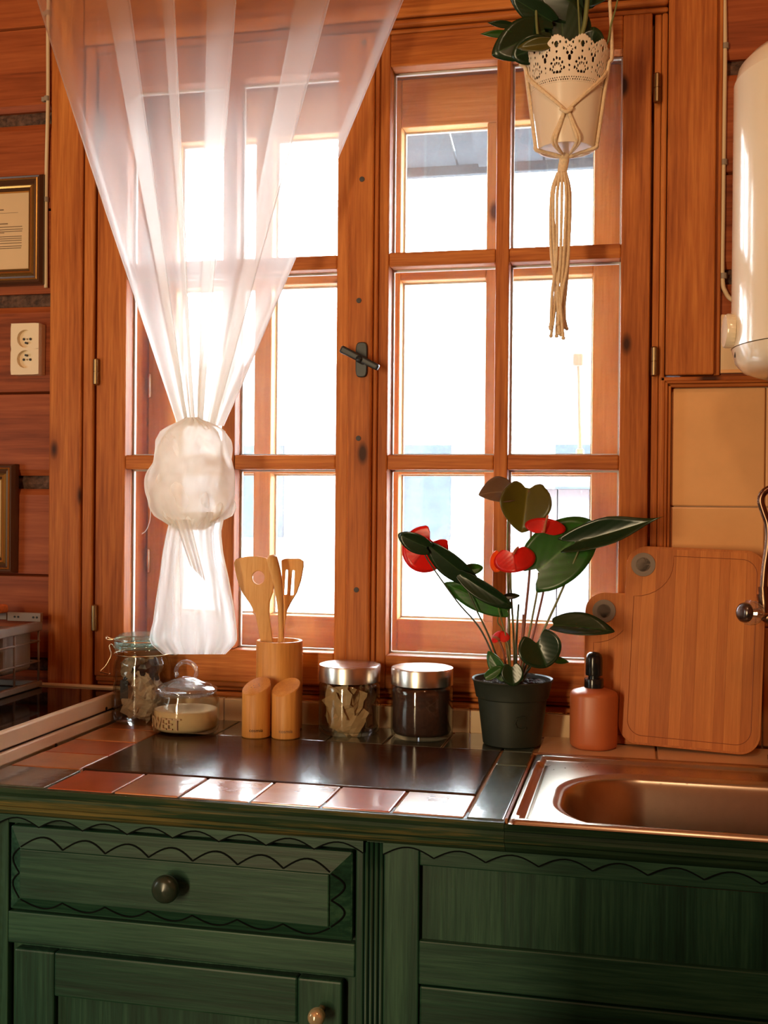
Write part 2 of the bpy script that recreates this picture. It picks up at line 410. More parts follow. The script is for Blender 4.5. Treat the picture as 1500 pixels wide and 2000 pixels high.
wall = struct(B('wall_front', 'log_wood', None, RX0, RX1, 0.27, 0.33, 0, 0.90, 0))
joints = [-0.16+0.383*k for k in range(9)]   # 0.99, 1.373, 1.756, 2.139 are among them
def log(x0, x1, z0, z1, groove=True):
    zm = (z0+z1)/2-0.004; e = 0.014; pr = []
    pr += [(0.0, z0+e), (-0.006, z0+e*1.9)]
    if groove: pr += [(-0.008, zm-0.003), (0.006, zm), (-0.008, zm+0.003)]
    pr += [(-0.006, z1-e*1.9), (0.0, z1-e), (0.19, z1-e), (0.19, z0+e)]
    m = MB().prism([(x0, YW+a, b) for a, b in pr], (x1-x0, 0, 0))
    return m.build('log', 'log_wood', wall)
def moss_strip(x0, x1, z):
    n = max(8, int((x1-x0)/0.012)); rr = random.Random(int(z*1000))
    m = MB().grid(lambda u, v: (x0+(x1-x0)*u, YW+0.012-0.010*math.sin(PI*v)*(0.5+rr.random()*0.7), z+(v-0.5)*0.036), n, 5)
    m.build('moss_chinking', 'moss', wall)
for i in range(len(joints)-1):
    z0, z1 = joints[i], joints[i+1]
    if z1 < 0.3: continue
    z1 = min(z1, CZ+0.014)
    for (a, b) in ((RX0, X(-1.12)), (X(0.075), RX1)):
        if z0 < 2.5: log(a, b, z0, z1)
    if z0 > 2.1: log(X(-1.12), X(0.075), max(z0, 2.36), z1, False)
for z in joints[3:7]:
    for (a, b) in ((RX0, X(-1.12)), (X(0.075), RX1)): moss_strip(a, b, z)

# backsplash tiles at the right, wooden trim round them, low tile strip behind the worktop
tx0 = X(0.057)+0.0
B('tile_bed', 'grout', wall, tx0, 0.80, 0.050, YW+0.02, 0.86, Z(1.549), 0)
th = (Z(1.549)-0.90)/3.0-0.0005
for r in range(3):
    for c in range(4):
        x0 = tx0+c*0.1665; z1 = Z(1.549)-r*0.2175
        B('tile', 'cream_tile', wall, x0+0.001, x0+0.1655, 0.044, 0.055, max(0.9, z1-0.2165), z1-0.001, 0.0025)
for i in range(12):
    x0 = -0.999+i*0.099
    if x0 > 0.0: break
    w = 0.0985 if i not in (4, 5) else 0.0975
    B('tile', 'cream_strip', wall, x0, x0+w-0.0015, 0.030, 0.045, 0.898, 0.942, 0.0015)
t1 = struct(bpy.data.objects.new('trim_1', None)); col.objects.link(t1); t1.location = (tx0, 0.05, 1.55)
for k, (a, b, yy) in enumerate(((0.0, 0.006, 0.030), (0.006, 0.011, 0.024), (0.011, 0.019, 0.033))):
    B('moulding', 'pine_x', t1, tx0-0.019+0.019-b, 0.85, yy, YW, Z(1.549)+a, Z(1.549)+b, 0.002)
    B('moulding', 'pine_z', t1, tx0-b, tx0-a, yy, YW, 0.90, Z(1.549)+b, 0.002)

# ------------------------------------------------------------------ the window
win = struct(bpy.data.objects.new('window_1', None)); col.objects.link(win); win.location = (X(-0.53), YS, 0.95)
ZT, ZB = Z(2.232), Z(0.977)
B('casing_board', 'pine_z', win, X(-1.184), X(-1.113), YS, YW+0.1, 0.90, 2.60, 0.003)
B('casing_bead', 'pine_z', win, X(-1.112), X(-1.087), YS+0.004, YW+0.1, 0.90, ZT+0.03, 0.006, 3)
B('casing_board', 'pine_z', win, X(0.046), X(0.131), YS-0.004, YW+0.1, Z(1.571), 2.60, 0.003)
B('casing_board', 'pine_z', win, X(0.0455), X(0.057)-0.0195, YS+0.005, YW+0.1, 0.90, Z(1.571), 0.002)
B('casing_edge', 'pine_z', win, X(0.131), X(0.142), YS+0.012, YW+0.02, Z(1.571), 2.60, 0.002)
B('casing_board', 'pine_x', win, X(-1.112), X(0.0455), YS, YW+0.1, ZT+0.031, 2.45, 0.003)
B('casing_bead', 'pine_x', win, X(-1.087), X(0.0455), YS+0.008, YW+0.1, ZT+0.003, ZT+0.013, 0.004)
B('casing_bead', 'pine_x', win, X(-1.087), X(0.0455), YS+0.001, YW+0.1, ZT+0.014, ZT+0.029, 0.006, 3)
B('casing_bead', 'pine_z', win, X(0.022), X(0.034), YS+0.010, YW+0.1, 0.945, ZT, 0.002)
B('casing_bead', 'pine_z', win, X(0.0345), X(0.045), YS+0.004, YW+0.1, 0.945, ZT, 0.004)
for (z0, z1, yy) in ((0.944, 0.953, 0.040), (0.955, 0.962, 0.050), (0.963, 0.974, 0.043)):
    B('sill_moulding', 'pine_x', win, X(-1.08), X(0.02), yy, 0.10, z0, z1, 0.003)
# box frame between the sashes
JL, JR = X(-1.045), X(-0.022)
B('jamb', 'pine_z', win, X(-1.112), JL, YS+0.058, 0.30, 0.93, 2.30, 0.002)
B('jamb', 'pine_z', win, JR, X(0.045), YS+0.058, 0.30, 0.93, 2.30, 0.002)
B('jamb', 'pine_x', win, JL, JR, YS+0.058, 0.30, Z(2.212), 2.30, 0.002)
B('jamb', 'pine_x', win, JL, JR, YS+0.058, 0.30, 0.93, Z(1.025), 0.002)
def sash(name, x0, x1, sl, sr, y0, th_, z0, z1, rt_, rb, hs, wd_, vm, gy, parent):
    wz, wx = (wd_ or 'pine')+'_z', (wd_ or 'pine')+'_x'
    root = bpy.data.objects.new(name, None); col.objects.link(root); root.parent = parent
    root.location = Vector(((x0+x1)/2, y0, z0))-wloc(parent)
    y1 = y0+th_; g = 0.0008
    B('stile', wz, root, x0+g, x0+sl, y0, y1, z0, z1, 0.003)
    B('stile', wz, root, x1-sr, x1-g, y0, y1, z0, z1, 0.003)
    B('rail', wx, root, x0+sl, x1-sr, y0, y1, z1-rt_, z1, 0.003)
    B('rail', wx, root, x0+sl, x1-sr, y0, y1, z0, z0+rb, 0.003)
    xa, xb, za, zb = x0+sl, x1-sr, z0+rb, z1-rt_
    xm = [xa, vm[0], vm[1], xb]; zs = [za]
    for (a, b) in hs: zs += [a, b]
    zs.append(zb)
    ym = y0+0.001
    B('muntin', wz, root, vm[0], vm[1], ym, y1-0.004, za, zb, 0.003)
    for (a, b) in hs:
        B('muntin', wx, root, xa, vm[0], ym+0.001, y1-0.004, a, b, 0.003)
        B('muntin', wx, root, vm[1], xb, ym+0.001, y1-0.004, a, b, 0.003)
    for (p, q) in ((xm[0], xm[1]), (xm[2], xm[3])):
        for i in range(0, len(zs), 2):
            c, d = zs[i], zs[i+1]
            B('pane', 'pane', root, p+0.001, q-0.001, gy, gy+0.003, c+0.001, d-0.001, 0)
            w = 0.0035
            m = MB(); m.box(p, p+w, gy+0.0035, gy+0.012, c, d).box(q-w, q, gy+0.0035, gy+0.012, c, d)
            m.box(p+w, q-w, gy+0.0035, gy+0.012, c, c+w).box(p+w, q-w, gy+0.0035, gy+0.012, d-w, d)
            m.build('putty_bead', 'putty', root)
    return root
HS = [(Z(1.399), Z(1.427)), (Z(1.788), Z(1.815))]
MX = X(-0.531)
sl1 = sash('inner_sash', X(-1.08), MX, X(-1.015)-X(-1.08), MX-X(-0.574), YS, 0.050, ZB, ZT, ZT-Z(2.170), Z(1.042)-ZB, HS, None, (X(-0.809), X(-0.781)), YS+0.034, win)
sr1 = sash('inner_sash', MX, X(0.018), X(-0.471)-MX, X(0.018)-X(-0.035), YS, 0.050, ZB, ZT, ZT-Z(2.170), Z(1.042)-ZB, HS, None, (X(-0.266), X(-0.240)), YS+0.034, win)
OY = 0.205
HO = [(Z(1.395), Z(1.425)), (Z(1.795), Z(1.826))]
OM = (JL+JR)/2
so1 = sash('outer_sash', JL+0.002, OM, 0.066, 0.050, OY, 0.045, Z(1.028), Z(2.209), 0.10, 0.068, HO, 'pale', (X(-0.80), X(-0.762)), OY+0.03, win)
so2 = sash('outer_sash', OM, JR-0.002, 0.050, 0.068, OY, 0.045, Z(1.028), Z(2.209), 0.10, 0.068, HO, 'pale', (X(-0.306), X(-0.270)), OY+0.03, win)
B('cover_strip', 'pine_z', win, X(-0.549), X(-0.499), YS-0.014, YS-0.0005, ZB+0.004, ZT-0.004, 0.005, 3)
B('cover_strip_edge', 'pine_z', win, X(-0.4985), X(-0.490), YS-0.008, YS-0.0005, ZB+0.004, ZT-0.004, 0.003)
for (px_, py_) in ((711, 83), (707, 350), (701, 587), (700, 856), (696, 1152)):
    p = at(px_, py_, YS-0.014)
    o = MB().lathe([(0.0052, 0), (0.0050, 0.0012), (0.0, 0.0016)], n=14).build('plug', 'plug_dark', win, local=True)
    o.location = p-wloc(win); o.rotation_euler = (PI/2, 0, 0)
def hinge(x, y, z, mat, parent, h=0.050, r=0.0062):
    m = MB().lathe([(0.0, -h/2-0.003), (r*0.7, -h/2-0.002), (r, -h/2), (r, -0.0006), (r*0.75, -0.0005), (r*0.75, 0.0005), (r, 0.0006), (r, h/2), (r*0.7, h/2+0.002), (0.0, h/2+0.003)], (x, y, z), 16)
    m.build('hinge', mat, parent, smooth='auto')
for z in (2.092, 1.596, 1.096):
    hinge(X(-1.0765), YS-0.006, Z(z), 'brass_old', sl1); hinge(X(0.0265), YS-0.006, Z(z), 'brass_old', sr1)
for z in (1.585, 1.205):
    hinge(X(-1.036), OY-0.006, Z(z), 'steel', so1, 0.048, 0.0048)
# window handle on the cover strip
hp = at(707, 703, YS-0.014)
hd = bpy.data.objects.new('handle', None); col.objects.link(hd); hd.parent = win; hd.location = hp-wloc(win)
pts = []
for k in range(24):
    a = 2*PI*k/24; sx, sz = math.cos(a), math.sin(a)
    pts.append(hp+Vector((math.copysign(abs(sx)**0.6, sx)*0.0118, 0, math.copysign(abs(sz)**0.35, sz)*0.034)))
MB().prism(pts, (0, -0.006, 0)).build('base_plate', 'iron', hd, bevel=0.002)
pa, pb = at(664, 680, YS-0.05), at(738, 718, YS-0.05)
ax = (pb-pa).normalized(); sd = ax.cross(Vector((0, 1, 0))).normalized()
MB().prism([pa+sd*0.0075, pb+sd*0.0062, pb-sd*0.0062, pa-sd*0.0075], (0, 0.014, 0)).build('lever', 'iron', hd, bevel=0.004, seg=3)
MB().tube([hp+Vector((0.003, -0.036, -0.003)), hp+Vector((0.003, -0.005, -0.003))], 0.007, 14).build('spindle', 'iron', hd, True)

# ------------------------------------------------------------------ outside
struct(B('ground', 'snow', None, -30, 30, 0.335, 60, -0.5, -0.3, 0))
canopy = thing('porch_canopy', (0.2, 0.9, 2.5), 'dark sloping porch roof seen outside through the top right panes', 'roof')
for k in range(8):
    x0 = -0.86+k*0.28
    MB().prism([(x0, 0.42, 2.74), (x0, 1.55, 2.44), (x0, 1.55, 2.465), (x0, 0.42, 2.765)], (0.272, 0, 0)).build('soffit_board', 'roof_slate', canopy)
for x0 in (-0.50, 0.05, 0.60):
    MB().prism([(x0, 0.42, 2.66), (x0, 1.45, 2.40), (x0, 1.45, 2.462), (x0, 0.42, 2.735)], (0.06, 0, 0)).build('rafter', 'roof_slate', canopy)
B('fascia', 'roof_slate', canopy, -0.87, 1.4, 1.552, 1.58, 2.41, 2.49, 0.004)
shed = thing('garden_shed', (-0.1, 3.9, -0.3), 'blurred grey shed outside behind the lower right panes', 'shed')
for k in range(9):
    x0 = -0.55+k*0.16
    B('plank', 'mauve_wall', shed, x0, x0+0.155, 3.6, 4.6, -0.3, 1.42, 0.004)
MB().prism([(-0.62, 3.5, 1.43), (0.93, 3.5, 1.43), (0.93, 4.7, 1.56), (-0.62, 4.7, 1.56)], (0, 0, 0.04)).build('roof', 'mauve_wall', shed)
house = thing('neighbour_house', (-1.0, 12, -0.3), 'pale distant house barely visible outside the window', 'house')
B('body', 'snow', house, -6.5, 1.2, 12, 18, -0.3, 3.2, 0.01)
MB().prism([(-6.8, 11.6, 3.1), (-6.8, 15, 5.0), (-6.8, 18.4, 3.1)], (8.4, 0, 0)).build('roof', 'snow', house)
for k in range(3):
    B('window', 'roof_slate', house, -5.4+k*2.2, -4.5+k*2.2, 11.96, 12.02, 0.9, 2.1, 0.01)
th_ = thing('outdoor_thermometer', at(1130, 790, 0.28), 'thin white outdoor thermometer fixed outside the middle right pane', 'thermometer')
MB().tube([at(1133, 880, 0.28), at(1129, 716, 0.28)], 0.0045, 10).build('tube', 'thermo_white', th_, True)
p = at(1129, 703, 0.28); B('bracket', 'thermo_white', th_, p.x-0.011, p.x+0.011, 0.272, 0.288, p.z-0.013, p.z+0.013, 0.003)
p = at(1133, 884, 0.28); B('bracket', 'thermo_white', th_, p.x-0.008, p.x+0.008, 0.272, 0.288, p.z-0.008, p.z+0.008, 0.003)

# ------------------------------------------------------------------ curtain
cur = thing('sheer_curtain', at(375, 1278, -0.02), 'white sheer curtain tied into a big knot in front of the left sash', 'curtain')
rod_y = -0.045
CT = [78, 50, 146, 245, 195, 262, 338, 312, 388, 467, 405, 530, 662, 590, 700, 816, 788]
LAY = [1, 0, 0, -1, 1, 0, -1, 1, 0, -1, 1, 0, -1, 1, 0, -1, 1]
def curtain_pt(s, v):
    n = len(CT)-1; t = s*n; i = min(int(t), n-1); f = t-i
    e = f*f*(3-2*f)
    xt = CT[i]+(CT[i+1]-CT[i])*f; lay = LAY[i]+(LAY[i+1]-LAY[i])*e
    vb = v
    # edges are nearly straight lines from the rod to the neck
    xn = 347+(xt-50)/766*88
    yt, yn = -70, 832
    w = vb**1.0
    bow = math.sin(PI*w)*((xt-433)/383)*4
    xp = xt+(xn-xt)*w*(1-0.10*(1-w)) - bow + 0*w
    yp = yt+(yn-yt)*w
    if w > 0.5: xp += math.sin(s*70+w*5)*5*(w-0.5)
    depth = rod_y + lay*(0.012*(1-w)+0.004) - 0.03*w + math.sin(s*41)*0.006*math.sin(PI*min(1, w*1.1)) + math.sin(s*59)*0.010*smoothstep(0.55, 1.0, w)
    return at(xp, yp, depth)
drp = MB().grid(curtain_pt, 16*14, 46).build('drape', 'sheer_drape', cur, smooth=True)
ga = drp.data.attributes.new('gather', 'FLOAT', 'POINT')
ga.data.foreach_set('value', [min(7.0, (1.0/(1.0-0.87*((i % 47)/46.0)))**1.2) for i in range(len(drp.data.vertices))])
# knot: lumpy overlapping layers
def knot_pt(scale, seed, dy):
    top, bot = 815, 1035
    L = [(815, 350, 400), (830, 322, 432), (860, 303, 448), (905, 300, 457), (940, 288, 456), (965, 281, 461), (990, 284, 458), (1008, 296, 448), (1025, 305, 436), (1040, 320, 425)]
    def fn(u, v):
        y = top+(bot-top)*v
        for a, b in zip(L, L[1:]):
            if a[0] <= y <= b[0] or b is L[-1]:
                t = min(1, max(0, (y-a[0])/(b[0]-a[0]))); l = a[1]+(b[1]-a[1])*t; r = a[2]+(b[2]-a[2])*t; break
        cx, hw = (l+r)/2, (r-l)/2*scale
        an = 2*PI*u
        lump = 1+0.05*math.sin(3*an+seed+v*9)+0.035*math.sin(7*an-v*13+seed)+0.10*noise.noise(Vector((math.cos(an)*2.2+seed, math.sin(an)*2.2, v*5)))
        x = cx+hw*math.cos(an)*lump*(0.3+0.7*min(1, math.sin(PI*min(0.999, v*0.92+0.04))*2.2))
        d = 0.052*scale*math.sin(an)*lump*max(0.15, math.sin(PI*(v*0.86+0.07)))
        fold = 0.006*math.sin(an*2+v*16+seed)+0.007*math.sin(an*9+6*v+seed)*v+0.010*noise.noise(Vector((math.cos(an)*4, seed, v*7)))
        return at(x, y, -0.085+dy-d+fold)
    return fn
MB().grid(knot_pt(1.0, 0.4, 0.0), 72, 40, True).build('knot', 'sheer_bunched', cur, smooth=True)
MB().grid(knot_pt(0.80, 2.2, 0.0), 56, 30, True).build('knot_layer', 'sheer_bunched', cur, smooth=True)
TL = [(1000, 335, 440), (1040, 325, 432), (1080, 317, 436), (1130, 311, 447), (1180, 303, 456), (1215, 299, 461), (1235, 293, 463), (1255, 292, 463), (1278, 318, 440)]
def tail_pt(scale, ph):
    def fn(u, v):
        y = 1000+278*v
        for a, b in zip(TL, TL[1:]):
            if a[0] <= y <= b[0] or b is TL[-1]:
                t = min(1, max(0, (y-a[0])/(b[0]-a[0]))); l = a[1]+(b[1]-a[1])*t; r = a[2]+(b[2]-a[2])*t; break
        an = 2*PI*u; cx, hw = (l+r)/2, (r-l)/2*scale
        wav = 1+0.07*math.sin(5*an+ph)*smoothstep(0.05, 0.6, v)
        return at(cx+hw*math.cos(an), y, -0.075-0.038*math.sin(an)*wav+0.007*math.sin(9*an+ph+v*3))
    return fn
MB().grid(tail_pt(1.0, 0.0), 90, 30, True).build('tail', 'sheer', cur, smooth=True)
MB().grid(tail_pt(0.72, 1.3), 70, 26, True).build('tail_layer', 'sheer', cur, smooth=True)
MB().grid(lambda u, v: at(340+(372-340)*v*(1-u)+75*u*(0.6+0.4*v)-14*u, 1015+90*v+30*u*v, -0.125+0.006*math.sin(u*9)), 14, 14).build('loose_end', 'sheer_bunched', cur, smooth=True)
MB().tube(spline([at(294, 990, -0.1), at(293, 1015, -0.1), at(286, 1035, -0.1), at(277, 1043, -0.1)]), 0.0008, 6).build('thread', 'putty', cur, True)
MB().tube([at(-30, -80, rod_y), at(880, -80, rod_y)], 0.011, 14).build('curtain_rod', 'pine_x', None, True)
tag(bpy.data.objects['curtain_rod'], 'wooden curtain rod above the picture edge carrying the sheer curtain', 'curtain rod')

# ------------------------------------------------------------------ wall fittings
def cable(name, pts, clips, label):
    t = thing(name, pts[-1], label, 'cable')
    MB().tube(spline(pts, 6), 0.0042, 10).build('sheath', 'cable_white', t, True)
    for p in clips:
        MB().tube([p+Vector((0, 0, -0.005)), p+Vector((0, 0, 0.005))], 0.0062, 10).box(p.x-0.012, p.x-0.003, p.y-0.002, YW-0.002, p.z-0.005, p.z+0.004).build('clip', 'clip_grey', t)
yc = YW-0.012
cable('electric_cable', [at(96, -60, yc), at(94, 60, yc), at(94, 190, yc), at(91, 330, yc), at(90, 450, yc), at(90, 562, yc)],
      [at(94, 26, yc), at(92, 193, yc), at(90, 390, yc)], 'cream electric cable running down the log wall left of the window')
cable('electric_cable', [at(1414, -60, yc), at(1416, 90, yc), at(1414, 250, yc), at(1412, 420, yc), at(1411, 540, yc), at(1417, 570, yc), at(1432, 586, yc-0.01), at(1470, 590, yc-0.02)],
      [at(1417, 90, yc), at(1414, 317, yc), at(1413, 539, yc)], 'cream electric cable running down beside the water heater')

def picture(tr, br, wdt, label, lines):
    p0, p1 = at(*tr, YW-0.03), at(*br, YW-0.03)
    x1, z1, z0 = p0.x, p0.z, p1.z; x0 = x1-wdt; yb = YW-0.008
    t = thing('picture_frame', ((x0+x1)/2, yb, z0), label, 'picture')
    def ring(a, b, d0, d1, mat, nm):
        o_ = [(x0+a, z0+a), (x1-a, z0+a), (x1-a, z1-a), (x0+a, z1-a)]; i_ = [(x0+b, z0+b), (x1-b, z0+b), (x1-b, z1-b), (x0+b, z1-b)]
        for k in range(4):
            j = (k+1) % 4; ym = yb-(d0+d1)/2
            m = MB(); pr = []
            (ax_, az_), (bx_, bz_), (cx_, cz_), (dx_, dz_) = o_[k], o_[j], i_[j], i_[k]
            v = [(ax_, yb, az_), (bx_, yb, bz_), (cx_, yb, cz_), (dx_, yb, dz_)]
            mo = [((ax_+dx_)/2, (az_+dz_)/2), ((bx_+cx_)/2, (bz_+cz_)/2)]
            top = [(ax_, yb-d0, az_), (bx_, yb-d0, bz_), (mo[1][0], yb-max(d0, d1)-0.0015, mo[1][1]), (cx_, yb-d1, cz_), (dx_, yb-d1, dz_), (mo[0][0], yb-max(d0, d1)-0.0015, mo[0][1])]
            bb = len(m.v); m.v = [Vector(q) for q in v+top]
            m.f = [(0, 1, 2, 3), (4, 5, 6, 9), (9, 6, 7, 8), (0, 1, 5, 4), (3, 2, 7, 8), (0, 4, 9, 8, 3), (1, 5, 6, 7, 2)]
            m.build(nm, mat, t)
    ring(0.0, 0.008, 0.014, 0.022, 'frame_dark', 'outer_moulding')
    ring(0.008, 0.0115, 0.024, 0.024, 'frame_gold', 'gilt_line')
    ring(0.0115, 0.020, 0.021, 0.017, 'frame_dark', 'hollow')
    ring(0.020, 0.027, 0.017, 0.020, 'frame_gold', 'gilt_bead')
    ring(0.027, 0.0315, 0.016, 0.013, 'frame_dark', 'inner_moulding')
    ring(0.0315, 0.0345, 0.013, 0.010, 'frame_gold', 'gilt_edge')
    B('paper', 'paper', t, x0+0.03, x1-0.03, yb-0.009, yb-0.004, z0+0.03, z1-0.03, 0)
    if lines:
        m = MB()
        for (py_, xr, thick) in lines:
            q = at(xr, py_, yb-0.0095); m.box(q.x-0.17, q.x, yb-0.0098, yb-0.0091, q.z-thick, q.z+thick)
        m.build('printed_lines', 'ink', t)
    return t
tl_ = [(410, 7, .0010), (415, 35, .0002), (437, 15, .0009), (442, 43, .0006), (447, 44, .0006), (451, 43, .0006), (455, 8, .0006), (461, 42, .0006), (465, 42, .0006), (469, 42, .0006), (474, 42, .0006), (480, 42, .0006), (484, 41, .0006)]
picture((81, 338), (81, 553), 0.30, 'gilt edged dark picture frame with a printed sheet above the socket', tl_)
picture((26, 906), (26, 1120), 0.30, 'gilt edged dark picture frame cut by the left edge below the socket', None)

def socket():
    p0, p1 = at(21, 632, YW-0.034), at(75, 731, YW-0.034)
    x0, x1, z0, z1 = p0.x, p1.x, p1.z, p0.z; yf = YW-0.034; yb = YW-0.006
    t = thing('wall_socket', ((x0+x1)/2, YW-0.004, z0), 'cream double wall socket on the logs left of the window', 'socket')
    # body with two round wells cut out of the front face
    cx = (x0+x1)/2+0.001; h = (z1-z0); cz = [z1-h*0.30, z0+h*0.30]; r = 0.0185
    B('body', 'socket_white', t, x0, x1, yf+0.010, yb+0.002, z0, z1, 0.002)
    N = 32
    m = MB()
    zsplit = (z0+z1)/2
    for c, (za, zb) in zip(cz, ((zsplit, z1), (z0, zsplit))):
        ring_, outer = [], []
        for k in range(N):
            a = 2*PI*k/N; dx, dz = math.cos(a), math.sin(a)
            ring_.append(Vector((cx+r*dx, yf, c+r*dz)))
            s_ = min(((x1 if dx > 0 else x0)-cx)/dx if abs(dx) > 1e-6 else 9, ((zb if dz > 0 else za)-c)/dz if abs(dz) > 1e-6 else 9)
            outer.append(Vector((cx+s_*dx, yf, c+s_*dz)))
        b = len(m.v); m.v += ring_+outer+[Vector((q.x, yf+0.0095, q.z)) for q in ring_]
        for k in range(N):
            j = (k+1) % N
            m.f += [(b+k, b+j, b+N+j, b+N+k), (b+k, b+j, b+2*N+j, b+2*N+k)]
        m.f.append(tuple(b+2*N+k for k in range(N)))
    b = len(m.v)
    m.v += [Vector(q) for q in ((x0, yf, z0), (x1, yf, z0), (x1, yf, z1), (x0, yf, z1), (x0, yf+0.011, z0), (x1, yf+0.011, z0), (x1, yf+0.011, z1), (x0, yf+0.011, z1))]
    m.f += [(b, b+1, b+5, b+4), (b+1, b+2, b+6, b+5), (b+2, b+3, b+7, b+6), (b+3, b, b+4, b+7)]
    m.build('cover', 'socket_white', t)
    for i, c in enumerate(cz):
        s_ = -1 if i == 0 else 1
        for dx in (-0.0075, 0.0075):
            MB().tube([(cx+dx, yf+0.0075, c), (cx+dx, yf+0.0100, c)], 0.0026, 12).build('pin_hole', 'hole_black', t)
        MB().tube([(cx, yf+0.0075, c), (cx, yf+0.0100, c)], 0.0017, 10).build('screw', 'brass_old', t)
        MB().tube([(cx, yf+0.002, c+s_*0.0085), (cx, yf+0.0100, c+s_*0.0085)], 0.0023, 12).build('earth_pin', 'iron', t)
socket()

# water heater
hc = Vector((0.335, -0.135, 1.55)); hr = 0.185
wh = thing('water_heater', hc, 'cream enamelled water heater hanging on the wall at the right edge', 'water heater')
zb_, zt_ = 1.552, 2.075
MB().lathe([(0.0, zb_), (hr*0.80, zb_), (hr*0.90, zb_+0.006), (hr*0.97, zb_+0.020), (hr, zb_+0.042)], (hc.x, hc.y, 0), 72).build('base_cap', 'white_enamel', wh, smooth='auto')
MB().lathe([(hr+0.001, zb_+0.0435), (hr+0.001, zt_-0.043)], (hc.x, hc.y, 0), 72).build('shell', 'white_enamel', wh, smooth='auto')
MB().lathe([(hr, zt_-0.0425), (hr*0.97, zt_-0.02), (hr*0.9, zt_-0.006), (hr*0.80, zt_), (0.0, zt_)], (hc.x, hc.y, 0), 72).build('top_cap', 'white_enamel', wh, smooth='auto')
dp = at(1431, 652, -0.12)
dl = MB().lathe([(0.0, 0.0), (0.028, 0.0), (0.028, 0.010), (0.026, 0.014), (0.0, 0.015)], n=48, warp=lambda a, z: 1+0.02*math.cos(24*a)).build('thermostat_dial', 'white_enamel', wh, smooth='auto', local=True)
dl.location = Vector((0.150, -0.150, dp.z))-hc; dl.rotation_euler = (0, -PI/2+0.02, 0.12)
MB().tube([(0.153, -0.150, dp.z-0.036), (0.165, -0.150, dp.z-0.036)], 0.008, 12).build('indicator', 'hole_black', wh, True)
for x in (0.25, 0.42):
    B('wall_bracket', 'steel', wh, x-0.015, x+0.015, hc.y+hr*0.86, YW-0.009, 1.85, 1.89, 0)
pb_ = thing('mounting_board', (0.24, YW-0.01, Z(1.576)), 'flat cream board on the wall behind the water heater', 'board')
B('panel', 'cream_strip', pb_, X(0.143), 0.52, YW-0.026, YW-0.0085, Z(1.574), Z(1.680), 0.002)
B('edge_strip', 'cream_tile', pb_, X(0.143), 0.52, YW-0.0285, YW-0.0265, Z(1.574), Z(1.580), 0.0005)

# ------------------------------------------------------------------ base cabinets
YF = -0.53
def scallop_strip(x0, x1, zt, zb, n, y, th2, up_=True):
    """plate with a scalloped lower (or upper) edge"""
    pts = [(x0, zt), (x1, zt)] if up_ else [(x0, zb), (x1, zb)]
    seq = []
    for i in range(n):
        a = x1+(x0-x1)*i/n; b = x1+(x0-x1)*(i+1)/n
        for k in range(9):
            t = k/8; xx = a+(b-a)*t
            d = math.sin(PI*t)
            seq.append((xx, (zb+(zt-zb)*0.72*d) if up_ else (zt-(zt-zb)*0.72*(1-d))))
    return MB().prism([(p[0], y, p[1]) for p in pts+seq], (0, -th2, 0))
def arc_line(x0, x1, za, zb, n, y, r=0.0011):
    m = MB()
    for i in range(n):
        a = x0+(x1-x0)*i/n; b = x0+(x1-x0)*(i+1)/n
        m.tube([(a+(b-a)*k/10, y, za+(zb-za)*math.sin(PI*k/10)) for k in range(11)], r, 6)
    return m
cl = thing('base_cabinet', (-0.66, -0.25, 0), 'green painted cabinet with carved drawer below the tiled worktop', 'cabinet')
xl, xr = -0.958, -0.377
B('carcass', 'green_z', cl, xl, xr, -0.515, 0.02, 0.08, 0.852, 0)
B('stile', 'green_z', cl, xl, -0.940, YF, -0.515, 0.08, 0.852, 0.002)
B('stile', 'green_z', cl, -0.389, xr, YF, -0.515, 0.08, 0.852, 0.002)
B('top_rail', 'green_x', cl, -0.940, -0.389, YF, -0.515, 0.837, 0.852, 0.001)
B('middle_rail', 'green_x', cl, -0.940, -0.389, YF, -0.515, 0.652, 0.7005, 0.002)
scallop_strip(xl, xr, 0.8515, 0.834, 8, YF-0.0005, 0.006).build('scalloped_valance', 'green_x', cl)
arc_line(xl, xr, 0.8345, 0.8475, 8, YF-0.0062, 0.0012).build('scallop_shade_line', 'groove_shade', cl)  # dark tubes laid along the arcs as groove shade
rp = MB()                                      # twisted edge on the left corner
for q in range(2):
    rp.tube([(xl-0.005+0.004*math.cos(k*0.55+q*PI), YF+0.004*math.sin(k*0.55+q*PI), 0.10+k*0.0033) for k in range(225)], 0.0042, 6)
rp.build('rope_moulding', 'green_z', cl, True)
dr = bpy.data.objects.new('drawer', None); col.objects.link(dr); dr.parent = cl; dr.location = Vector((-0.66, YF, 0.70))-wloc(cl)
dx0, dx1, dz0, dz1 = -0.936, -0.393, 0.7045, 0.833
B('front', 'green_x', dr, dx0, dx1, YF-0.001, -0.5155, dz0, dz1, 0.003)
ix0, ix1, iz0, iz1 = -0.912, -0.424, 0.727, 0.803
m = MB(); v = [(dx0+.003, YF-.0012, dz0+.003), (dx1-.003, YF-.0012, dz0+.003), (dx1-.003, YF-.0012, dz1-.003), (dx0+.003, YF-.0012, dz1-.003), (ix0, YF-.013, iz0), (ix1, YF-.013, iz0), (ix1, YF-.013, iz1), (ix0, YF-.013, iz1)]
m.v = [Vector(q) for q in v]; m.f = [(0, 1, 5, 4), (1, 2, 6, 5), (2, 3, 7, 6), (3, 0, 4, 7), (4, 5, 6, 7), (3, 2, 1, 0)]
m.build('bevelled_border', 'green_x', dr)
B('raised_panel', 'green_x', dr, ix0, ix1, YF-0.0165, YF-0.011, iz0, iz1, 0.002)
lw_ = 0.5
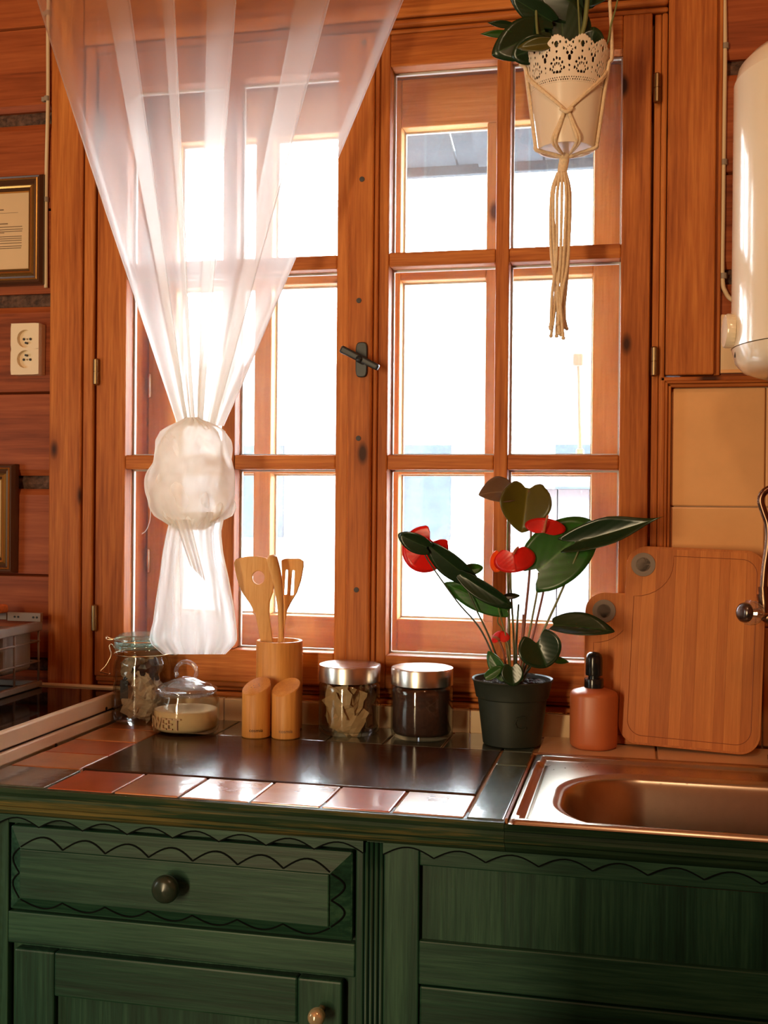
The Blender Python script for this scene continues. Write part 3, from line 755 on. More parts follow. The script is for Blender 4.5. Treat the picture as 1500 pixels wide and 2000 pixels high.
def bev_y(z): return YF-0.0012-0.0118*(min(1, abs((z-iz1)/(dz1-iz1)-1)) if z > iz1 else min(1, (z-dz0)/(iz0-dz0)))
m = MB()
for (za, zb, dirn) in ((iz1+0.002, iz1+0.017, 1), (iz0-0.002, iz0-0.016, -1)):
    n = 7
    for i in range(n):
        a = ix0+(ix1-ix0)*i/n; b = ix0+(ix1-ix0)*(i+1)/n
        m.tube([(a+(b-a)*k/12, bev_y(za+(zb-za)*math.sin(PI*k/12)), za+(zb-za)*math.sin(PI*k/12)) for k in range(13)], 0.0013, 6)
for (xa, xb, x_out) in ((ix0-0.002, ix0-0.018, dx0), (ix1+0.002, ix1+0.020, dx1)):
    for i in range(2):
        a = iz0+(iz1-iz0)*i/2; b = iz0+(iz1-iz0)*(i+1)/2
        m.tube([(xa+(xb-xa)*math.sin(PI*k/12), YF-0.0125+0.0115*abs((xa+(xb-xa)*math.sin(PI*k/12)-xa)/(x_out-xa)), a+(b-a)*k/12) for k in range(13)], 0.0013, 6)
m.build('scallop_shade', 'groove_shade', dr)  # groove shade of the drawer scallops, drawn as dark tubes
kp = at(330, 1731, YF-0.03)
def knob(c, r, mat, parent):
    o = MB().lathe([(0.0, -0.020), (r*0.45, -0.020), (r*0.42, -0.008), (r*0.7, -0.004), (r*0.96, 0.002), (r, 0.008), (r*0.9, 0.014), (r*0.6, 0.0185), (0.0, 0.020)], n=28).build('knob', mat, parent, smooth=True, local=True)
    o.location = c-wloc(parent); o.rotation_euler = (PI/2, 0, 0); return o
plain('knob_green', (0.022, 0.035, 0.024), 0.28)
knob(Vector((kp.x, YF-0.036, kp.z)), 0.0205, 'knob_green', dr)
do = bpy.data.objects.new('door', None); col.objects.link(do); do.parent = cl; do.location = Vector((-0.66, YF, 0.1))-wloc(cl)
B('stile', 'green_z', do, -0.927, -0.860, YF-0.003, -0.5155, 0.10, 0.645, 0.003)
B('stile', 'green_z', do, -0.474, -0.407, YF-0.003, -0.5155, 0.10, 0.645, 0.003)
B('rail', 'green_x', do, -0.860, -0.474, YF-0.003, -0.5155, 0.578, 0.645, 0.003)
B('rail', 'green_x', do, -0.860, -0.474, YF-0.003, -0.5155, 0.10, 0.17, 0.003)
B('panel', 'green_z', do, -0.862, -0.472, YF+0.008, -0.516, 0.17, 0.580, 0)
kp = at(622, 1980, YF-0.02)
plain('knob_pearl', (0.78, 0.62, 0.38), 0.15, 0.6)
knob(Vector((kp.x, YF-0.023, kp.z)), 0.0125, 'knob_pearl', do)
# fluted pilaster
pil = thing('fluted_pilaster', (-0.362, -0.52, 0), 'narrow green fluted post between the two cabinet fronts', 'post')
B('core', 'green_z', pil, -0.3765, -0.3485, YF+0.004, -0.40, 0.08, 0.852, 0)
for k in range(4):
    x = -0.3733+k*0.0072
    MB().tube([(x, YF+0.003, 0.08), (x, YF+0.003, 0.848)], 0.0033, 8).build('flute', 'green_z', pil, True)
cr = thing('sink_cabinet', (0.1, -0.25, 0), 'dark green panelled cabinet under the steel sink', 'cabinet')
B('carcass', 'green_z', cr, -0.348, 0.75, -0.512, -0.50, 0.08, 0.852, 0)
B('side', 'green_z', cr, -0.348, -0.33, -0.50, 0.02, 0.08, 0.852, 0)
B('stile', 'green_z', cr, -0.348, -0.2965, YF, -0.512, 0.08, 0.852, 0.002)
B('top_rail', 'green_x', cr, -0.2965, 0.75, YF+0.001, -0.512, 0.8205, 0.852, 0.002)
B('middle_rail', 'green_x', cr, -0.2965, 0.75, YF+0.001, -0.512, 0.652, 0.714, 0.002)
B('upper_panel', 'green_z', cr, -0.2965, 0.75, YF+0.011, -0.5125, 0.712, 0.8225, 0)
B('stile', 'green_z', cr, 0.30, 0.36, YF+0.0015, -0.5125, 0.08, 0.652, 0.002)
for (a, b) in ((-0.2955, 0.299), (0.361, 0.75)):
    B('door', 'green_x', cr, a, b, YF+0.003, -0.5125, 0.10, 0.649, 0.003)
scallop_strip(-0.348, 0.75, 0.8515, 0.834, 15, YF-0.0005, 0.006).build('scalloped_valance', 'green_x', cr)
arc_line(-0.348, 0.75, 0.8345, 0.8475, 15, YF-0.0062, 0.0012).build('scallop_shade_line', 'groove_shade', cr)  # same dark tubes for groove shade on this valance

# ------------------------------------------------------------------ worktop
wt = thing('tiled_worktop', (-0.6, -0.27, 0.855), 'worktop of glazed tiles round a dark wood inset', 'worktop')
B('substrate', 'grout', wt, -1.0, -0.172, -0.537, 0.028, 0.858, 0.8965, 0)
B('substrate', 'grout', wt, -0.172, 0.80, -0.136, 0.028, 0.858, 0.8965, 0)
prof = [(-0.550, 0.8985), (-0.558, 0.8975), (-0.562, 0.892), (-0.559, 0.887), (-0.554, 0.8845), (-0.556, 0.880), (-0.560, 0.876), (-0.558, 0.871), (-0.551, 0.867), (-0.550, 0.862), (-0.545, 0.857), (-0.538, 0.8525), (-0.52, 0.8525), (-0.52, 0.8985)]
MB().prism([(-1.0, a, b) for a, b in prof], (0.826, 0, 0)).build('edge_moulding', 'green_worn', wt)
MB().prism([(-0.1735, a, min(b, 0.8955)) for a, b in prof], (0.98, 0, 0)).build('edge_moulding', 'green_worn', wt)
def tile(x0, x1, y0, y1, mat):
    g = 0.0016; zz = 0.9005+R.uniform(-0.0006, 0.0006)
    B('tile', mat, wt, x0+g, x1-g, y0+g, y1-g, 0.894, zz, 0.0022, 3)
xs = [-0.866, -0.7565, -0.6525, -0.5435, -0.4365, -0.3340, -0.2290]
tile(-0.998, -0.868, -0.552, -0.432, 'slate_tile')
for i, mname in enumerate(('red_tile', 'rust_tile', 'salmon_tile', 'salmon_tile', 'red_tile', 'salmon_tile')): tile(xs[i], xs[i+1], -0.552, -0.431, mname)
for i, mname in enumerate(('rust_tile', 'red_tile', 'rust_tile', 'rust_tile')):
    y0 = -0.431+i*0.106; tile(-0.998, -0.873, y0, min(0.027, y0+0.106), mname)
for (a, b) in ((-0.552, -0.223), (-0.222, -0.118), (-0.117, 0.027)): tile(-0.2285, -0.1735, a, b, 'teal_tile')
for i in range(6): tile(-0.871+i*0.107, -0.871+(i+1)*0.107, -0.120, 0.027, 'slate_tile')
for i in range(5): tile(-0.168+i*0.204, -0.168+(i+1)*0.204, -0.128, 0.027, 'cream_strip')
B('wood_inset', 'dark_board', wt, -0.870, -0.2315, -0.4285, -0.1225, 0.890, 0.9015, 0.002)
wood('sink_trim_wood', (0.20, 0.07, 0.025), (0.30, 0.12, 0.04), (0.40, 0.17, 0.06), 'x', 0.4, 1.0, False)
B('sink_trim', 'sink_trim_wood', wt, -0.1725, 0.80, -0.1395, -0.1285, 0.892, 0.904, 0.002)
B('sink_trim', 'sink_trim_wood', wt, -0.1735, -0.1695, -0.553, -0.130, 0.892, 0.9025, 0.001)

# sink: pressed sheet with rim, drain shelf and bowl
sk = thing('steel_sink', (0.2, -0.35, 0.88), 'stainless steel sink with oval bowl wet with drops', 'sink')
sx0, sx1, sy0, sy1 = -0.168, 0.72, -0.566, -0.141
def rr_sdf(x, y, x0, x1, y0, y1, r):
    cx, cy = (x0+x1)/2, (y0+y1)/2
    qx, qy = abs(x-cx)-(x1-x0)/2+r, abs(y-cy)-(y1-y0)/2+r
    return math.hypot(max(qx, 0), max(qy, 0))+min(max(qx, qy), 0)-r
def sink_z(x, y):
    d = rr_sdf(x, y, sx0, sx1, sy0, sy1, 0.012)
    z = 0.9045
    if d > -0.003: z -= 0.006*smoothstep(-0.003, 0.0, d)
    z -= 0.0065*smoothstep(-0.012, -0.022, d)
    g = rr_sdf(x, y, -0.158, -0.146, -0.537, -0.20, 0.006); z -= 0.006*smoothstep(0.003, -0.004, g)
    b = rr_sdf(x, y, -0.108, 0.56, -0.545, -0.232, 0.125)
    z -= 0.004*smoothstep(0.012, 0.0, b)
    z -= 0.125*smoothstep(0.0, -0.045, b)+0.012*smoothstep(-0.03, -0.16, b)
    return z
NX, NY = 300, 160
def sfn(u, v):
    u2 = u**1.25; x = sx0+(sx1-sx0)*u2; y = sy0+(sy1-sy0)*v
    return (x, y, sink_z(x, y))
MB().grid(sfn, NX, NY).build('basin', 'sink_steel', sk, smooth=True)
glass('water', (0.95, 0.97, 0.97), 0.12)
m = MB()
for k in range(150):
    x, y = R.gauss(0.12, 0.09), R.uniform(-0.42, -0.235)
    if not (-0.06 < x < 0.30): continue
    r = R.uniform(0.0007, 0.0018); z = sink_z(x, y)
    m.lathe([(r, 0), (r*0.85, r*0.4), (r*0.5, r*0.7), (0, r*0.8)], (x, y, z), 8)
for k in range(60):
    x, y = R.uniform(-0.14, 0.3), R.uniform(-0.23, -0.16); r = R.uniform(0.0007, 0.0016)
    m.lathe([(r, 0), (r*0.85, r*0.4), (r*0.5, r*0.7), (0, r*0.8)], (x, y, sink_z(x, y)), 8)
wd = m.build('water_drops', 'water', sk, True); wd['kind'] = 'stuff'

# ------------------------------------------------------------------ stove on the left with wire crate
st = thing('stove', (-1.3, -0.25, 0), 'cream stove with black glass top left of the worktop', 'stove')
B('body', 'enamel', st, -1.62, -1.016, -0.57, 0.03, 0.0, 0.90, 0.004)
B('lower_trim', 'enamel', st, -1.62, -1.0025, -0.58, 0.031, 0.9005, 0.9225, 0.003)
B('shadow_gap', 'hole_black', st, -1.61, -1.008, -0.57, 0.030, 0.9225, 0.9265, 0)
B('upper_trim', 'enamel', st, -1.016, -1.0025, -0.585, 0.033, 0.9265, 0.956, 0.003)
B('upper_trim', 'enamel', st, -1.62, -1.0165, 0.022, 0.033, 0.9265, 0.957, 0.003)
B('upper_trim', 'enamel', st, -1.62, -1.0165, -0.585, -0.571, 0.9265, 0.956, 0.003)
B('glass_top', 'black_glass', st, -1.62, -1.0165, -0.5705, 0.0215, 0.9265, 0.9525, 0.001)
for (px_, py_, zz) in ((208, 1384, 0.935), (110, 1456, 0.911)):
    d = ray(px_, py_); q = CAM+d*((-1.002-CAM.x)/d.x)
    MB().tube([(-1.0035, q.y, q.z), (-1.0015, q.y, q.z)], 0.0035, 12).build('screw', 'hole_black', st)
ct = thing('wire_crate', (-1.35, -0.25, 0.953), 'grey wire crate with plastic bins on the stove top', 'crate')
cx0, cx1, cy0, cy1, cz0, cz1 = -1.52, -1.186, -0.48, 0.005, 0.9535, 1.098
for (a, b, c, d) in ((cx1-0.012, cx1, cy0, cy1), (cx0, cx0+0.012, cy0, cy1)):
    B('base_rail', 'crate_grey', ct, a, b, c, d, cz0, cz0+0.012, 0.002); B('top_rail', 'crate_grey', ct, a, b, c, d, cz1-0.030, cz1-0.012, 0.002)
for (c, d) in ((cy0, cy0+0.012), (cy1-0.012, cy1)):
    B('base_rail', 'crate_grey', ct, cx0+0.012, cx1-0.012, c, d, cz0, cz0+0.012, 0.002)
B('end_plate', 'crate_grey', ct, cx1-0.075, cx1, cy1-0.010, cy1, cz1-0.012, cz1+0.006, 0.001)
B('end_plate', 'crate_grey', ct, cx0, cx1-0.078, cy1-0.008, cy1, cz1-0.010, cz1+0.004, 0.001)
for dx_ in (0.008, 0.016, 0.050, 0.058):
    MB().tube([(cx1-dx_, cy1-0.011, cz1-0.003), (cx1-dx_, cy1-0.0095, cz1-0.003)], 0.0022, 10).build('rivet_hole', 'hole_black', ct)
for k in range(6):
    y = cy1-0.006-k*0.092
    MB().tube([(cx1-0.006, y, cz0+0.006), (cx1-0.006, y, cz1-0.02)], 0.0024, 8).build('upright_wire', 'crate_grey', ct, True)
for z in (cz0+0.052, cz0+0.093):
    MB().tube([(cx1-0.006, cy0, z), (cx1-0.006, cy1-0.003, z)], 0.0022, 8).build('long_wire', 'crate_grey', ct, True)
    MB().tube([(cx0+0.006, cy1-0.005, z), (cx1-0.006, cy1-0.005, z)], 0.0022, 8).build('cross_wire', 'crate_grey', ct, True)
for k in range(4):
    y = cy1-0.012-k*0.118
    B('bin', 'crate_box', ct, cx1-0.17, cx1-0.016, y-0.108, y, cz0+0.035, cz1-0.022, 0.012, 4)
o = B('sponge', 'sponge', None, -1.32, -1.262, -0.045, 0.004, 1.1022, 1.120, 0.006, 3)
tag(o, 'orange sponge lying on top of the grey wire crate', 'sponge')

# ------------------------------------------------------------------ jars
ZC = 0.9012
# swing-top jar
jc = Vector((-0.949, -0.032, 0.9008)); jr = 0.056
sj = thing('swing_top_jar', jc, 'tall clip top glass jar of wrapped teas beside the stove edge', 'jar')
MB().lathe([(0, 0), (jr*0.86, 0), (jr*0.97, 0.006), (jr, 0.016), (jr, 0.108), (jr*0.97, 0.120), (jr*0.90, 0.128), (jr*0.885, 0.132), (jr*0.93, 0.136), (jr*0.955, 0.140), (jr*0.955, 0.146),
            (jr*0.89, 0.146), (jr*0.83, 0.130), (jr*0.92, 0.116), (jr*0.945, 0.104), (jr*0.945, 0.018), (jr*0.86, 0.008), (0, 0.006)], jc, 56).build('body', 'jar_glass', sj, smooth=True)
MB().lathe([(jr*0.955, 0.1465), (jr*0.975, 0.150), (jr*0.955, 0.1535)], jc, 48).build('rubber_seal', 'green_glass', sj, smooth=True)
MB().lathe([(0, 0.150), (jr*0.80, 0.150), (jr*0.82, 0.154), (jr*0.965, 0.154), (jr*0.985, 0.160), (jr*0.95, 0.166), (jr*0.86, 0.1675), (jr*0.80, 0.172), (jr*0.3, 0.174), (0, 0.174)], jc, 56).build('lid', 'green_glass', sj, smooth='auto')
wr = 0.0013
MB().tube([jc+Vector((jr*0.99*math.cos(a), jr*0.99*math.sin(a), 0.134)) for a in [2*PI*k/48 for k in range(48)]], wr, 8, closed=True).build('neck_wire', 'wire_gold', sj, True)
MB().tube([jc+Vector((jr*1.0*math.cos(a), jr*1.0*math.sin(a), 0.161)) for a in [2*PI*k/48 for k in range(48)]], wr, 8, closed=True).build('lid_wire', 'wire_gold', sj, True)
def L(p): return jc+Vector(p)
MB().tube(spline([L((jr, -0.008, 0.161)), L((jr+0.012, -0.008, 0.158)), L((jr+0.018, -0.008, 0.145)), L((jr+0.013, -0.006, 0.135)), L((jr, 0, 0.134))]), wr, 8).tube(spline([L((jr, 0.008, 0.161)), L((jr+0.016, 0.008, 0.157)), L((jr+0.021, 0.006, 0.142)), L((jr+0.014, 0.004, 0.133)), L((jr, 0, 0.134))]), wr, 8).build('hinge_wire', 'wire_gold', sj, True)
MB().tube(spline([L((-jr, -0.010, 0.161)), L((-jr-0.009, -0.012, 0.163)), L((-jr-0.016, -0.012, 0.166)), L((-jr-0.013, -0.014, 0.160)), L((-jr, -0.012, 0.160))]), wr, 8).build('catch', 'wire_gold', sj, True)
MB().tube(spline([L((-jr, 0, 0.136)), L((-jr-0.007, -0.008, 0.150)), L((-jr-0.010, -0.010, 0.145)), L((-jr-0.004, -0.014, 0.134)), L((-jr-0.004, -0.016, 0.127)), L((-jr-0.012, -0.02, 0.110)), L((-jr-0.022, -0.024, 0.098)), L((-jr-0.012, -0.03, 0.097)), L((-jr+0.004, -0.036, 0.096))]), wr, 8).build('lever_wire', 'wire_gold', sj, True)
def packet(name, c, sx, sy, sz, rot, mat, label, cat, group, seed, crump=0.25):
    rr = random.Random(seed)
    m = MB(); nu, nv = 5, 6
    def side(sg):
        def fn(u, v):
            x, z = (u-0.5)*sx, (v-0.5)*sz
            bul = math.sin(PI*u)*math.sin(PI*v)
            k = noise.noise(Vector((u*3+seed, v*3, seed*1.7)))
            return Vector((x+k*sx*crump*0.2, sg*sy*0.5*bul+k*sy*crump, z+k*sz*crump*0.15))
        return fn
    m.grid(side(1), nu, nv).grid(side(-1), nu, nv)
    o = m.build(name, mat, None, smooth=False, local=True)
    bm = bmesh.new(); bm.from_mesh(o.data); bmesh.ops.remove_doubles(bm, verts=bm.verts, dist=0.0004); bmesh.ops.recalc_face_normals(bm, faces=bm.faces); bm.to_mesh(o.data); bm.free()
    o.location = c; o.rotation_euler = rot
    return tag(o, label, cat, group)
k = 0
for lvl in range(4):
    for q in range(6):
        a = q*2*PI/6+lvl*0.7+R.uniform(-.2, .2); rad_ = 0.0275
        c = jc+Vector((rad_*math.cos(a), rad_*math.sin(a), 0.029+lvl*0.024+R.uniform(-.003, .003)))
        dark = (lvl, q) in ((3, 3), (2, 2), (0, 3), (3, 4))
        packet('tea_packet', c, 0.044, 0.020, 0.040, (R.uniform(-.6, .6), R.uniform(-1.2, 1.2), a+PI/2), 'wrapper_dark' if dark else 'wrapper',
               'black wrapped tea packet inside the clip top jar' if dark else 'crumpled pale tea packet inside the clip top jar', 'packet', 'packets in the clip top jar' if not dark else 'black packets in the clip top jar', k*1.37, 0.7); k += 1
tg = L((-0.015, -0.0497, 0.070)); lb = MB()
B('label_card', 'wrapper_dark', sj, tg.x-0.008, tg.x+0.008, tg.y, tg.y+0.001, tg.z-0.018, tg.z+0.017, 0)
# sugar jar
sc_ = Vector((-0.827, -0.104, ZC+0.0003)); sr_ = 0.0625
sw = thing('sugar_jar', sc_, 'squat glass jar of sugar with ring handled lid', 'jar')
MB().lathe([(0, 0), (sr_*0.88, 0), (sr_*0.97, 0.004), (sr_, 0.012), (sr_, 0.052), (sr_*0.985, 0.060), (sr_*0.93, 0.067), (sr_*0.90, 0.071), (sr_*0.90, 0.075), (sr_*0.86, 0.075), (sr_*0.86, 0.070), (sr_*0.95, 0.058), (sr_*0.955, 0.012), (sr_*0.88, 0.006), (0, 0.005)], sc_, 60).build('body', 'jar_glass', sw, smooth=True)
MB().lathe([(0, 0.0065), (sr_*0.87, 0.0065), (sr_*0.945, 0.0135), (sr_*0.945, 0.042), (sr_*0.80, 0.0435), (sr_*0.3, 0.0455), (0, 0.045)], sc_, 48).build('sugar', 'sugar', sw, smooth=True)
MB().lathe([(sr_*0.84, 0.070), (sr_*0.855, 0.0755), (sr_*0.93, 0.0758), (sr_*0.945, 0.079), (sr_*0.92, 0.082), (sr_*0.72, 0.089), (sr_*0.40, 0.0965), (sr_*0.22, 0.101), (0, 0.1025), (0, 0.098), (sr_*0.4, 0.092), (sr_*0.72, 0.084), (sr_*0.80, 0.0785), (sr_*0.84, 0.070)], sc_, 60).build('lid', 'clear_lid', sw, smooth=True)
MB().tube([sc_+Vector((0.0205*math.cos(a), 0, 0.112+0.0185*math.sin(a))) for a in [PI*(-0.18+1.36*k/28) for k in range(29)]], 0.0042, 12).build('ring_handle', 'clear_lid', sw, True)
m = MB()
def wrap(co, off=0.0):
    a = -PI/2-0.62-0.22+(co.x*0.80)/sr_
    r_ = sr_+0.0006+co.z
    return sc_+Vector((r_*math.cos(a), r_*math.sin(a), 0.013+co.y))
text_into(m, 'SWEET', 0.031, 0.0004, lambda co: wrap(Vector((co.x-0.012, co.y, co.z))))
m.build('lettering', 'letter_etch', sw)

# shakers
def shaker(front, word, label, holes):
    ink_ = 'hole_black' if holes else 'grommet'
    r = 0.0262; d = Vector((front.x-CAM.x, front.y-CAM.y, 0)).normalized()
    c = Vector((front.x, front.y, ZC+0.0003))+d*r
    t = thing('shaker', c, label, 'shaker', 'wooden salt and pepper shakers')
    N = 40; m = MB(); e = 0.0015
    def top(x, y): return 0.093+0.50*y+0.16*x
    ring_ = [(math.cos(2*PI*k/N), math.sin(2*PI*k/N)) for k in range(N)]
    for rr_, zf in ((r-e, lambda x, y: 0.0), (r, lambda x, y: e), (r, lambda x, y: top(x, y)-e), (r-e*0.8, lambda x, y: top(x, y))):
        for (a, b) in ring_: m.v.append(c+Vector((a*rr_, b*rr_, zf(a*rr_, b*rr_))))
    for i in range(3):
        for k in range(N): m.f.append((i*N+k, i*N+(k+1) % N, (i+1)*N+(k+1) % N, (i+1)*N+k))
    m.f += [tuple(range(N))[::-1], tuple(3*N+k for k in range(N))]
    m.build('body', 'bamboo_z', t, smooth='auto')
    if holes:
        for (a, b) in ((-0.006, 0.002), (0.003, 0.004), (-0.002, -0.004), (0.006, -0.001), (-0.009, -0.003)):
            z = top(a, b); nrm = Vector((-0.16, -0.50, 1)).normalized()
            p = c+Vector((a, b, z)); MB().tube([p-nrm*0.001, p+nrm*0.0003], 0.0010, 8).build('pour_hole', 'grommet', t)
    m = MB(); a0 = math.atan2(-d.y, -d.x)
    text_into(m, word, 0.0092, 0.00015, lambda co: c+Vector(((r+0.0003+co.z)*math.cos(a0-0.50+co.x/r), (r+0.0003+co.z)*math.sin(a0-0.50+co.x/r), 0.0125+co.y)))
    m.build('stamp', ink_, t)
shaker(on(500, 1445), 'cosmia', 'left slanted wooden shaker with tiny holes in front of utensil cup', True)
shaker(on(558, 1447), 'cosmia', 'right slanted wooden shaker without visible holes in front of utensil cup', False)

# utensil cup and utensils
uc = Vector((-0.668, -0.028, ZC+0.0003)); ur = 0.0445; uh = 0.168
cu_ = thing('utensil_cup', uc, 'tall bamboo cup behind the two shakers holding kitchen utensils', 'cup')
MB().lathe([(0, 0), (ur-0.002, 0), (ur, 0.002), (ur, uh-0.002), (ur-0.001, uh), (ur-0.006, uh), (ur-0.007, uh-0.002), (ur-0.007, 0.008), (0, 0.008)], uc, 56).build('body', 'bamboo_z', cu_, smooth='auto')
def utensil(name, outline, holes, Y, label, thick=0.006, lean=0.0, mat='bamboo_light'):
    m = MB()
    bm = bmesh.new()
    def P(p): return at(p[0], p[1], Y+lean*(1250-p[1])/200.0)
    loops = []
    for lp in [outline]+holes:
        vs = [bm.verts.new(P(p)) for p in lp]
        loops.append([bm.edges.new((vs[i], vs[(i+1) % len(vs)])) for i in range(len(vs))])
    bmesh.ops.triangle_fill(bm, use_beauty=True, use_dissolve=False, edges=[e for l in loops for e in l])
    g = bmesh.ops.extrude_face_region(bm, geom=list(bm.faces))
    bmesh.ops.translate(bm, verts=[v for v in g['geom'] if isinstance(v, bmesh.types.BMVert)], vec=(0, thick, 0))
    bmesh.ops.recalc_face_normals(bm, faces=bm.faces)
    c = P(outline[len(outline)//2]); me = bpy.data.meshes.new(name)
    bmesh.ops.translate(bm, verts=bm.verts, vec=-c); bm.to_mesh(me); bm.free()
    me.materials.append(MAT[mat]); o = bpy.data.objects.new(name, me); col.objects.link(o); o.location = c
    md = o.modifiers.new('bevel', 'BEVEL'); md.width = 0.0015; md.segments = 2; md.limit_method = 'ANGLE'; md.angle_limit = 0.7
    return tag(o, label, 'utensil', 'bamboo utensils in the cup')
def ell(cx, cy, rx, ry, n=20): return [(cx+rx*math.cos(2*PI*k/n), cy+ry*math.sin(2*PI*k/n)) for k in range(n)]
utensil('spatula', [(456, 1100), (460, 1092), (480, 1087), (500, 1086), (518, 1089), (530, 1097), (535, 1112), (536, 1135), (532, 1158), (526, 1175), (525, 1195), (528, 1220), (533, 1262), (538, 1330), (528, 1330), (510, 1262), (503, 1225), (498, 1200), (488, 1180), (474, 1160), (465, 1140), (460, 1120)],
        [ell(504, 1128, 12, 13)], -0.045, 'bamboo spatula with a round hole in its blade', 0.006, 0.012)
utensil('slotted_turner', [(549, 1094), (556, 1091), (585, 1091), (592, 1096), (592, 1108), (587, 1135), (579, 1158), (568, 1176), (560, 1192), (556, 1215), (553, 1262), (550, 1330), (540, 1330), (541, 1262), (546, 1215), (549, 1190), (550, 1165), (550, 1130)],
        [[(557, 1113), (562, 1113), (560, 1161), (554, 1162)], [(570, 1114), (575, 1114), (573, 1162), (566, 1163)]], -0.010, 'bamboo turner with two slots standing at the right of the cup', 0.006, 0.008)
sp = [at(x, y, Y) for x, y, Y in ((549, 1330, -0.030), (549, 1262, -0.034), (549, 1220, -0.036), (547, 1175, -0.038), (542, 1135, -0.040), (535, 1105, -0.042), (529, 1084, -0.043))]
m = MB().tube(spline(sp, 5), [0.0055+0.0055*smoothstep(0.35, 0.85, i/30)-0.006*smoothstep(0.93, 1, i/30) for i in range(31)], 12)
o = m.build('spoon', 'bamboo_light', None, True, loc=sp[0]); tag(o, 'bamboo spoon seen edge on between the spatula and turner', 'utensil', 'bamboo utensils in the cup')

# steel-lidded jars
def lidjar(c, label, r=0.0580):
    t = thing('lidded_jar', c, label, 'jar', 'glass jars with brushed steel lids')
    MB().lathe([(0, 0), (r*0.88, 0), (r*0.97, 0.004), (r, 0.012), (r, 0.088), (r*0.985, 0.093), (r*0.90, 0.0965), (r*0.90, 0.112), (r*0.86, 0.112), (r*0.86, 0.095), (r*0.945, 0.089), (r*0.955, 0.084), (r*0.955, 0.014), (r*0.88, 0.007), (0, 0.006)], c, 60).build('body', 'jar_glass', t, smooth=True)
    MB().lathe([(r*0.96, 0.098), (r*1.005, 0.098), (r*1.005, 0.1255), (r*0.985, 0.1285), (r*0.93, 0.1295), (0, 0.1298), (0, 0.127), (r*0.96, 0.126), (r*0.96, 0.098)], c, 72).build('lid', 'brushed_lid', t, smooth='auto')
    return t
tc_ = Vector((-0.5275, -0.033, ZC+0.0003)); lidjar(tc_, 'steel lidded glass jar filled with paper tea bags')
k = 0
for q in range(9):
    a = -PI/2+(q-4)*0.5+R.uniform(-.1, .1); rad_ = 0.037 if q % 2 else 0.028
    c = tc_+Vector((rad_*math.cos(a), rad_*math.sin(a), R.uniform(0.030, 0.040) if q % 3 else 0.048))
    packet('tea_bag', c, 0.046, 0.010, 0.054, (R.uniform(-.25, .25), R.uniform(-.6, .6), a+PI/2+R.uniform(-.3, .3)), 'teabag', 'folded paper tea bag inside the steel lidded jar', 'tea bag', 'tea bags in the jar', q*2.11+3, 0.5)
for q in range(8):
    a = -PI/2+(q-3.5)*0.62+R.uniform(-.1, .1); rad_ = 0.033
    c = tc_+Vector((rad_*math.cos(a), rad_*math.sin(a), R.uniform(0.066, 0.072)))
    packet('tea_bag', c, 0.046, 0.010, 0.044, (R.uniform(-.3, .3), R.uniform(-.7, .7), a+PI/2+R.uniform(-.5, .5)), 'teabag', 'folded paper tea bag inside the steel lidded jar', 'tea bag', 'tea bags in the jar', q*1.91+23, 0.5)
cc_ = Vector((-0.388, -0.034, ZC+0.0003)); cj = lidjar(cc_, 'steel lidded jar filled with dark ground coffee')
rr = 0.058
MB().lathe([(0, 0.0075), (rr*0.87, 0.0075), (rr*0.945, 0.015), (rr*0.945, 0.086), (rr*0.85, 0.090), (0, 0.092)], cc_, 48).build('coffee', 'coffee', cj, smooth=True)

# ------------------------------------------------------------------ leaves
def leaf(name, base, tip, wid, mat, parent, roll=0.0, fold=0.25, droop=0.15, lobes=0.32, tipsharp=1.0, thick=0.0008, curl=0.0):
    """heart-shaped blade; base = where the stalk joins, wid = half width, roll about the axis (0: faces the room)"""
    base, tip = Vector(base), Vector(tip); a = tip-base; Ln = a.length; a.normalize()
    s_ = a.cross(Vector((0, -1, 0)))
    if s_.length < 1e-3: s_ = Vector((1, 0, 0))
    s_.normalize(); n_ = a.cross(s_)
    if n_.y > 0: n_ = -n_
    s2 = s_*math.cos(roll)+n_*math.sin(roll); n2 = n_*math.cos(roll)-s_*math.sin(roll)
    m = MB(); NT, NR = 40, 6; m.uv = []
    def outline(th):                                         # th from -pi..pi, 0 at the tip
        t = abs(th)/PI
        # half outline in (x,y): parametrised heart
        q = t
        x = 1-q*(1+lobes)*1.0 if q < 0.86 else None
        ang = q*PI
        xx = 0.5*(1-lobes)+0.5*(1+lobes)*math.cos(ang)
        yy = math.sin(ang)**(1.0+0.35*tipsharp*max(0, math.cos(ang)))*1.0
        if math.cos(ang) > 0: yy *= max(0.06, 1-min(0.9, 0.25*tipsharp)*math.cos(ang)**1.3)
        if q > 0.8:                                           # notch between the basal lobes
            f = (q-0.8)/0.2; xx = xx+(0.0-xx)*f**2.2; yy = yy+0.13*math.sin(PI*f)*(1-f)
        return xx, math.copysign(yy, th)
    m.v.append(base.copy()); m.uv.append((0, 0))
    for i in range(1, NR+1):
        for k in range(NT):
            th = -PI+2*PI*(k+0.5)/NT; x, y = outline(th); f = i/NR; x *= f; y *= f
            zz = fold*wid*abs(y)**1.3 - droop*Ln*(x*x) + curl*wid*math.sin(5*x+3*y)*f
            m.v.append(base+a*(x*Ln)+s2*(y*wid)+n2*zz); m.uv.append((x, y))
    for k in range(NT):
        m.f.append((0, 1+k, 1+(k+1) % NT))
        for i in range(NR-1):
            b = 1+i*NT; m.f.append((b+k, b+NT+k, b+NT+(k+1) % NT, b+(k+1) % NT))
    m.f = [f for f in m.f]
    o = m.build(name, mat, parent, smooth=True, solid=thick)
    return o
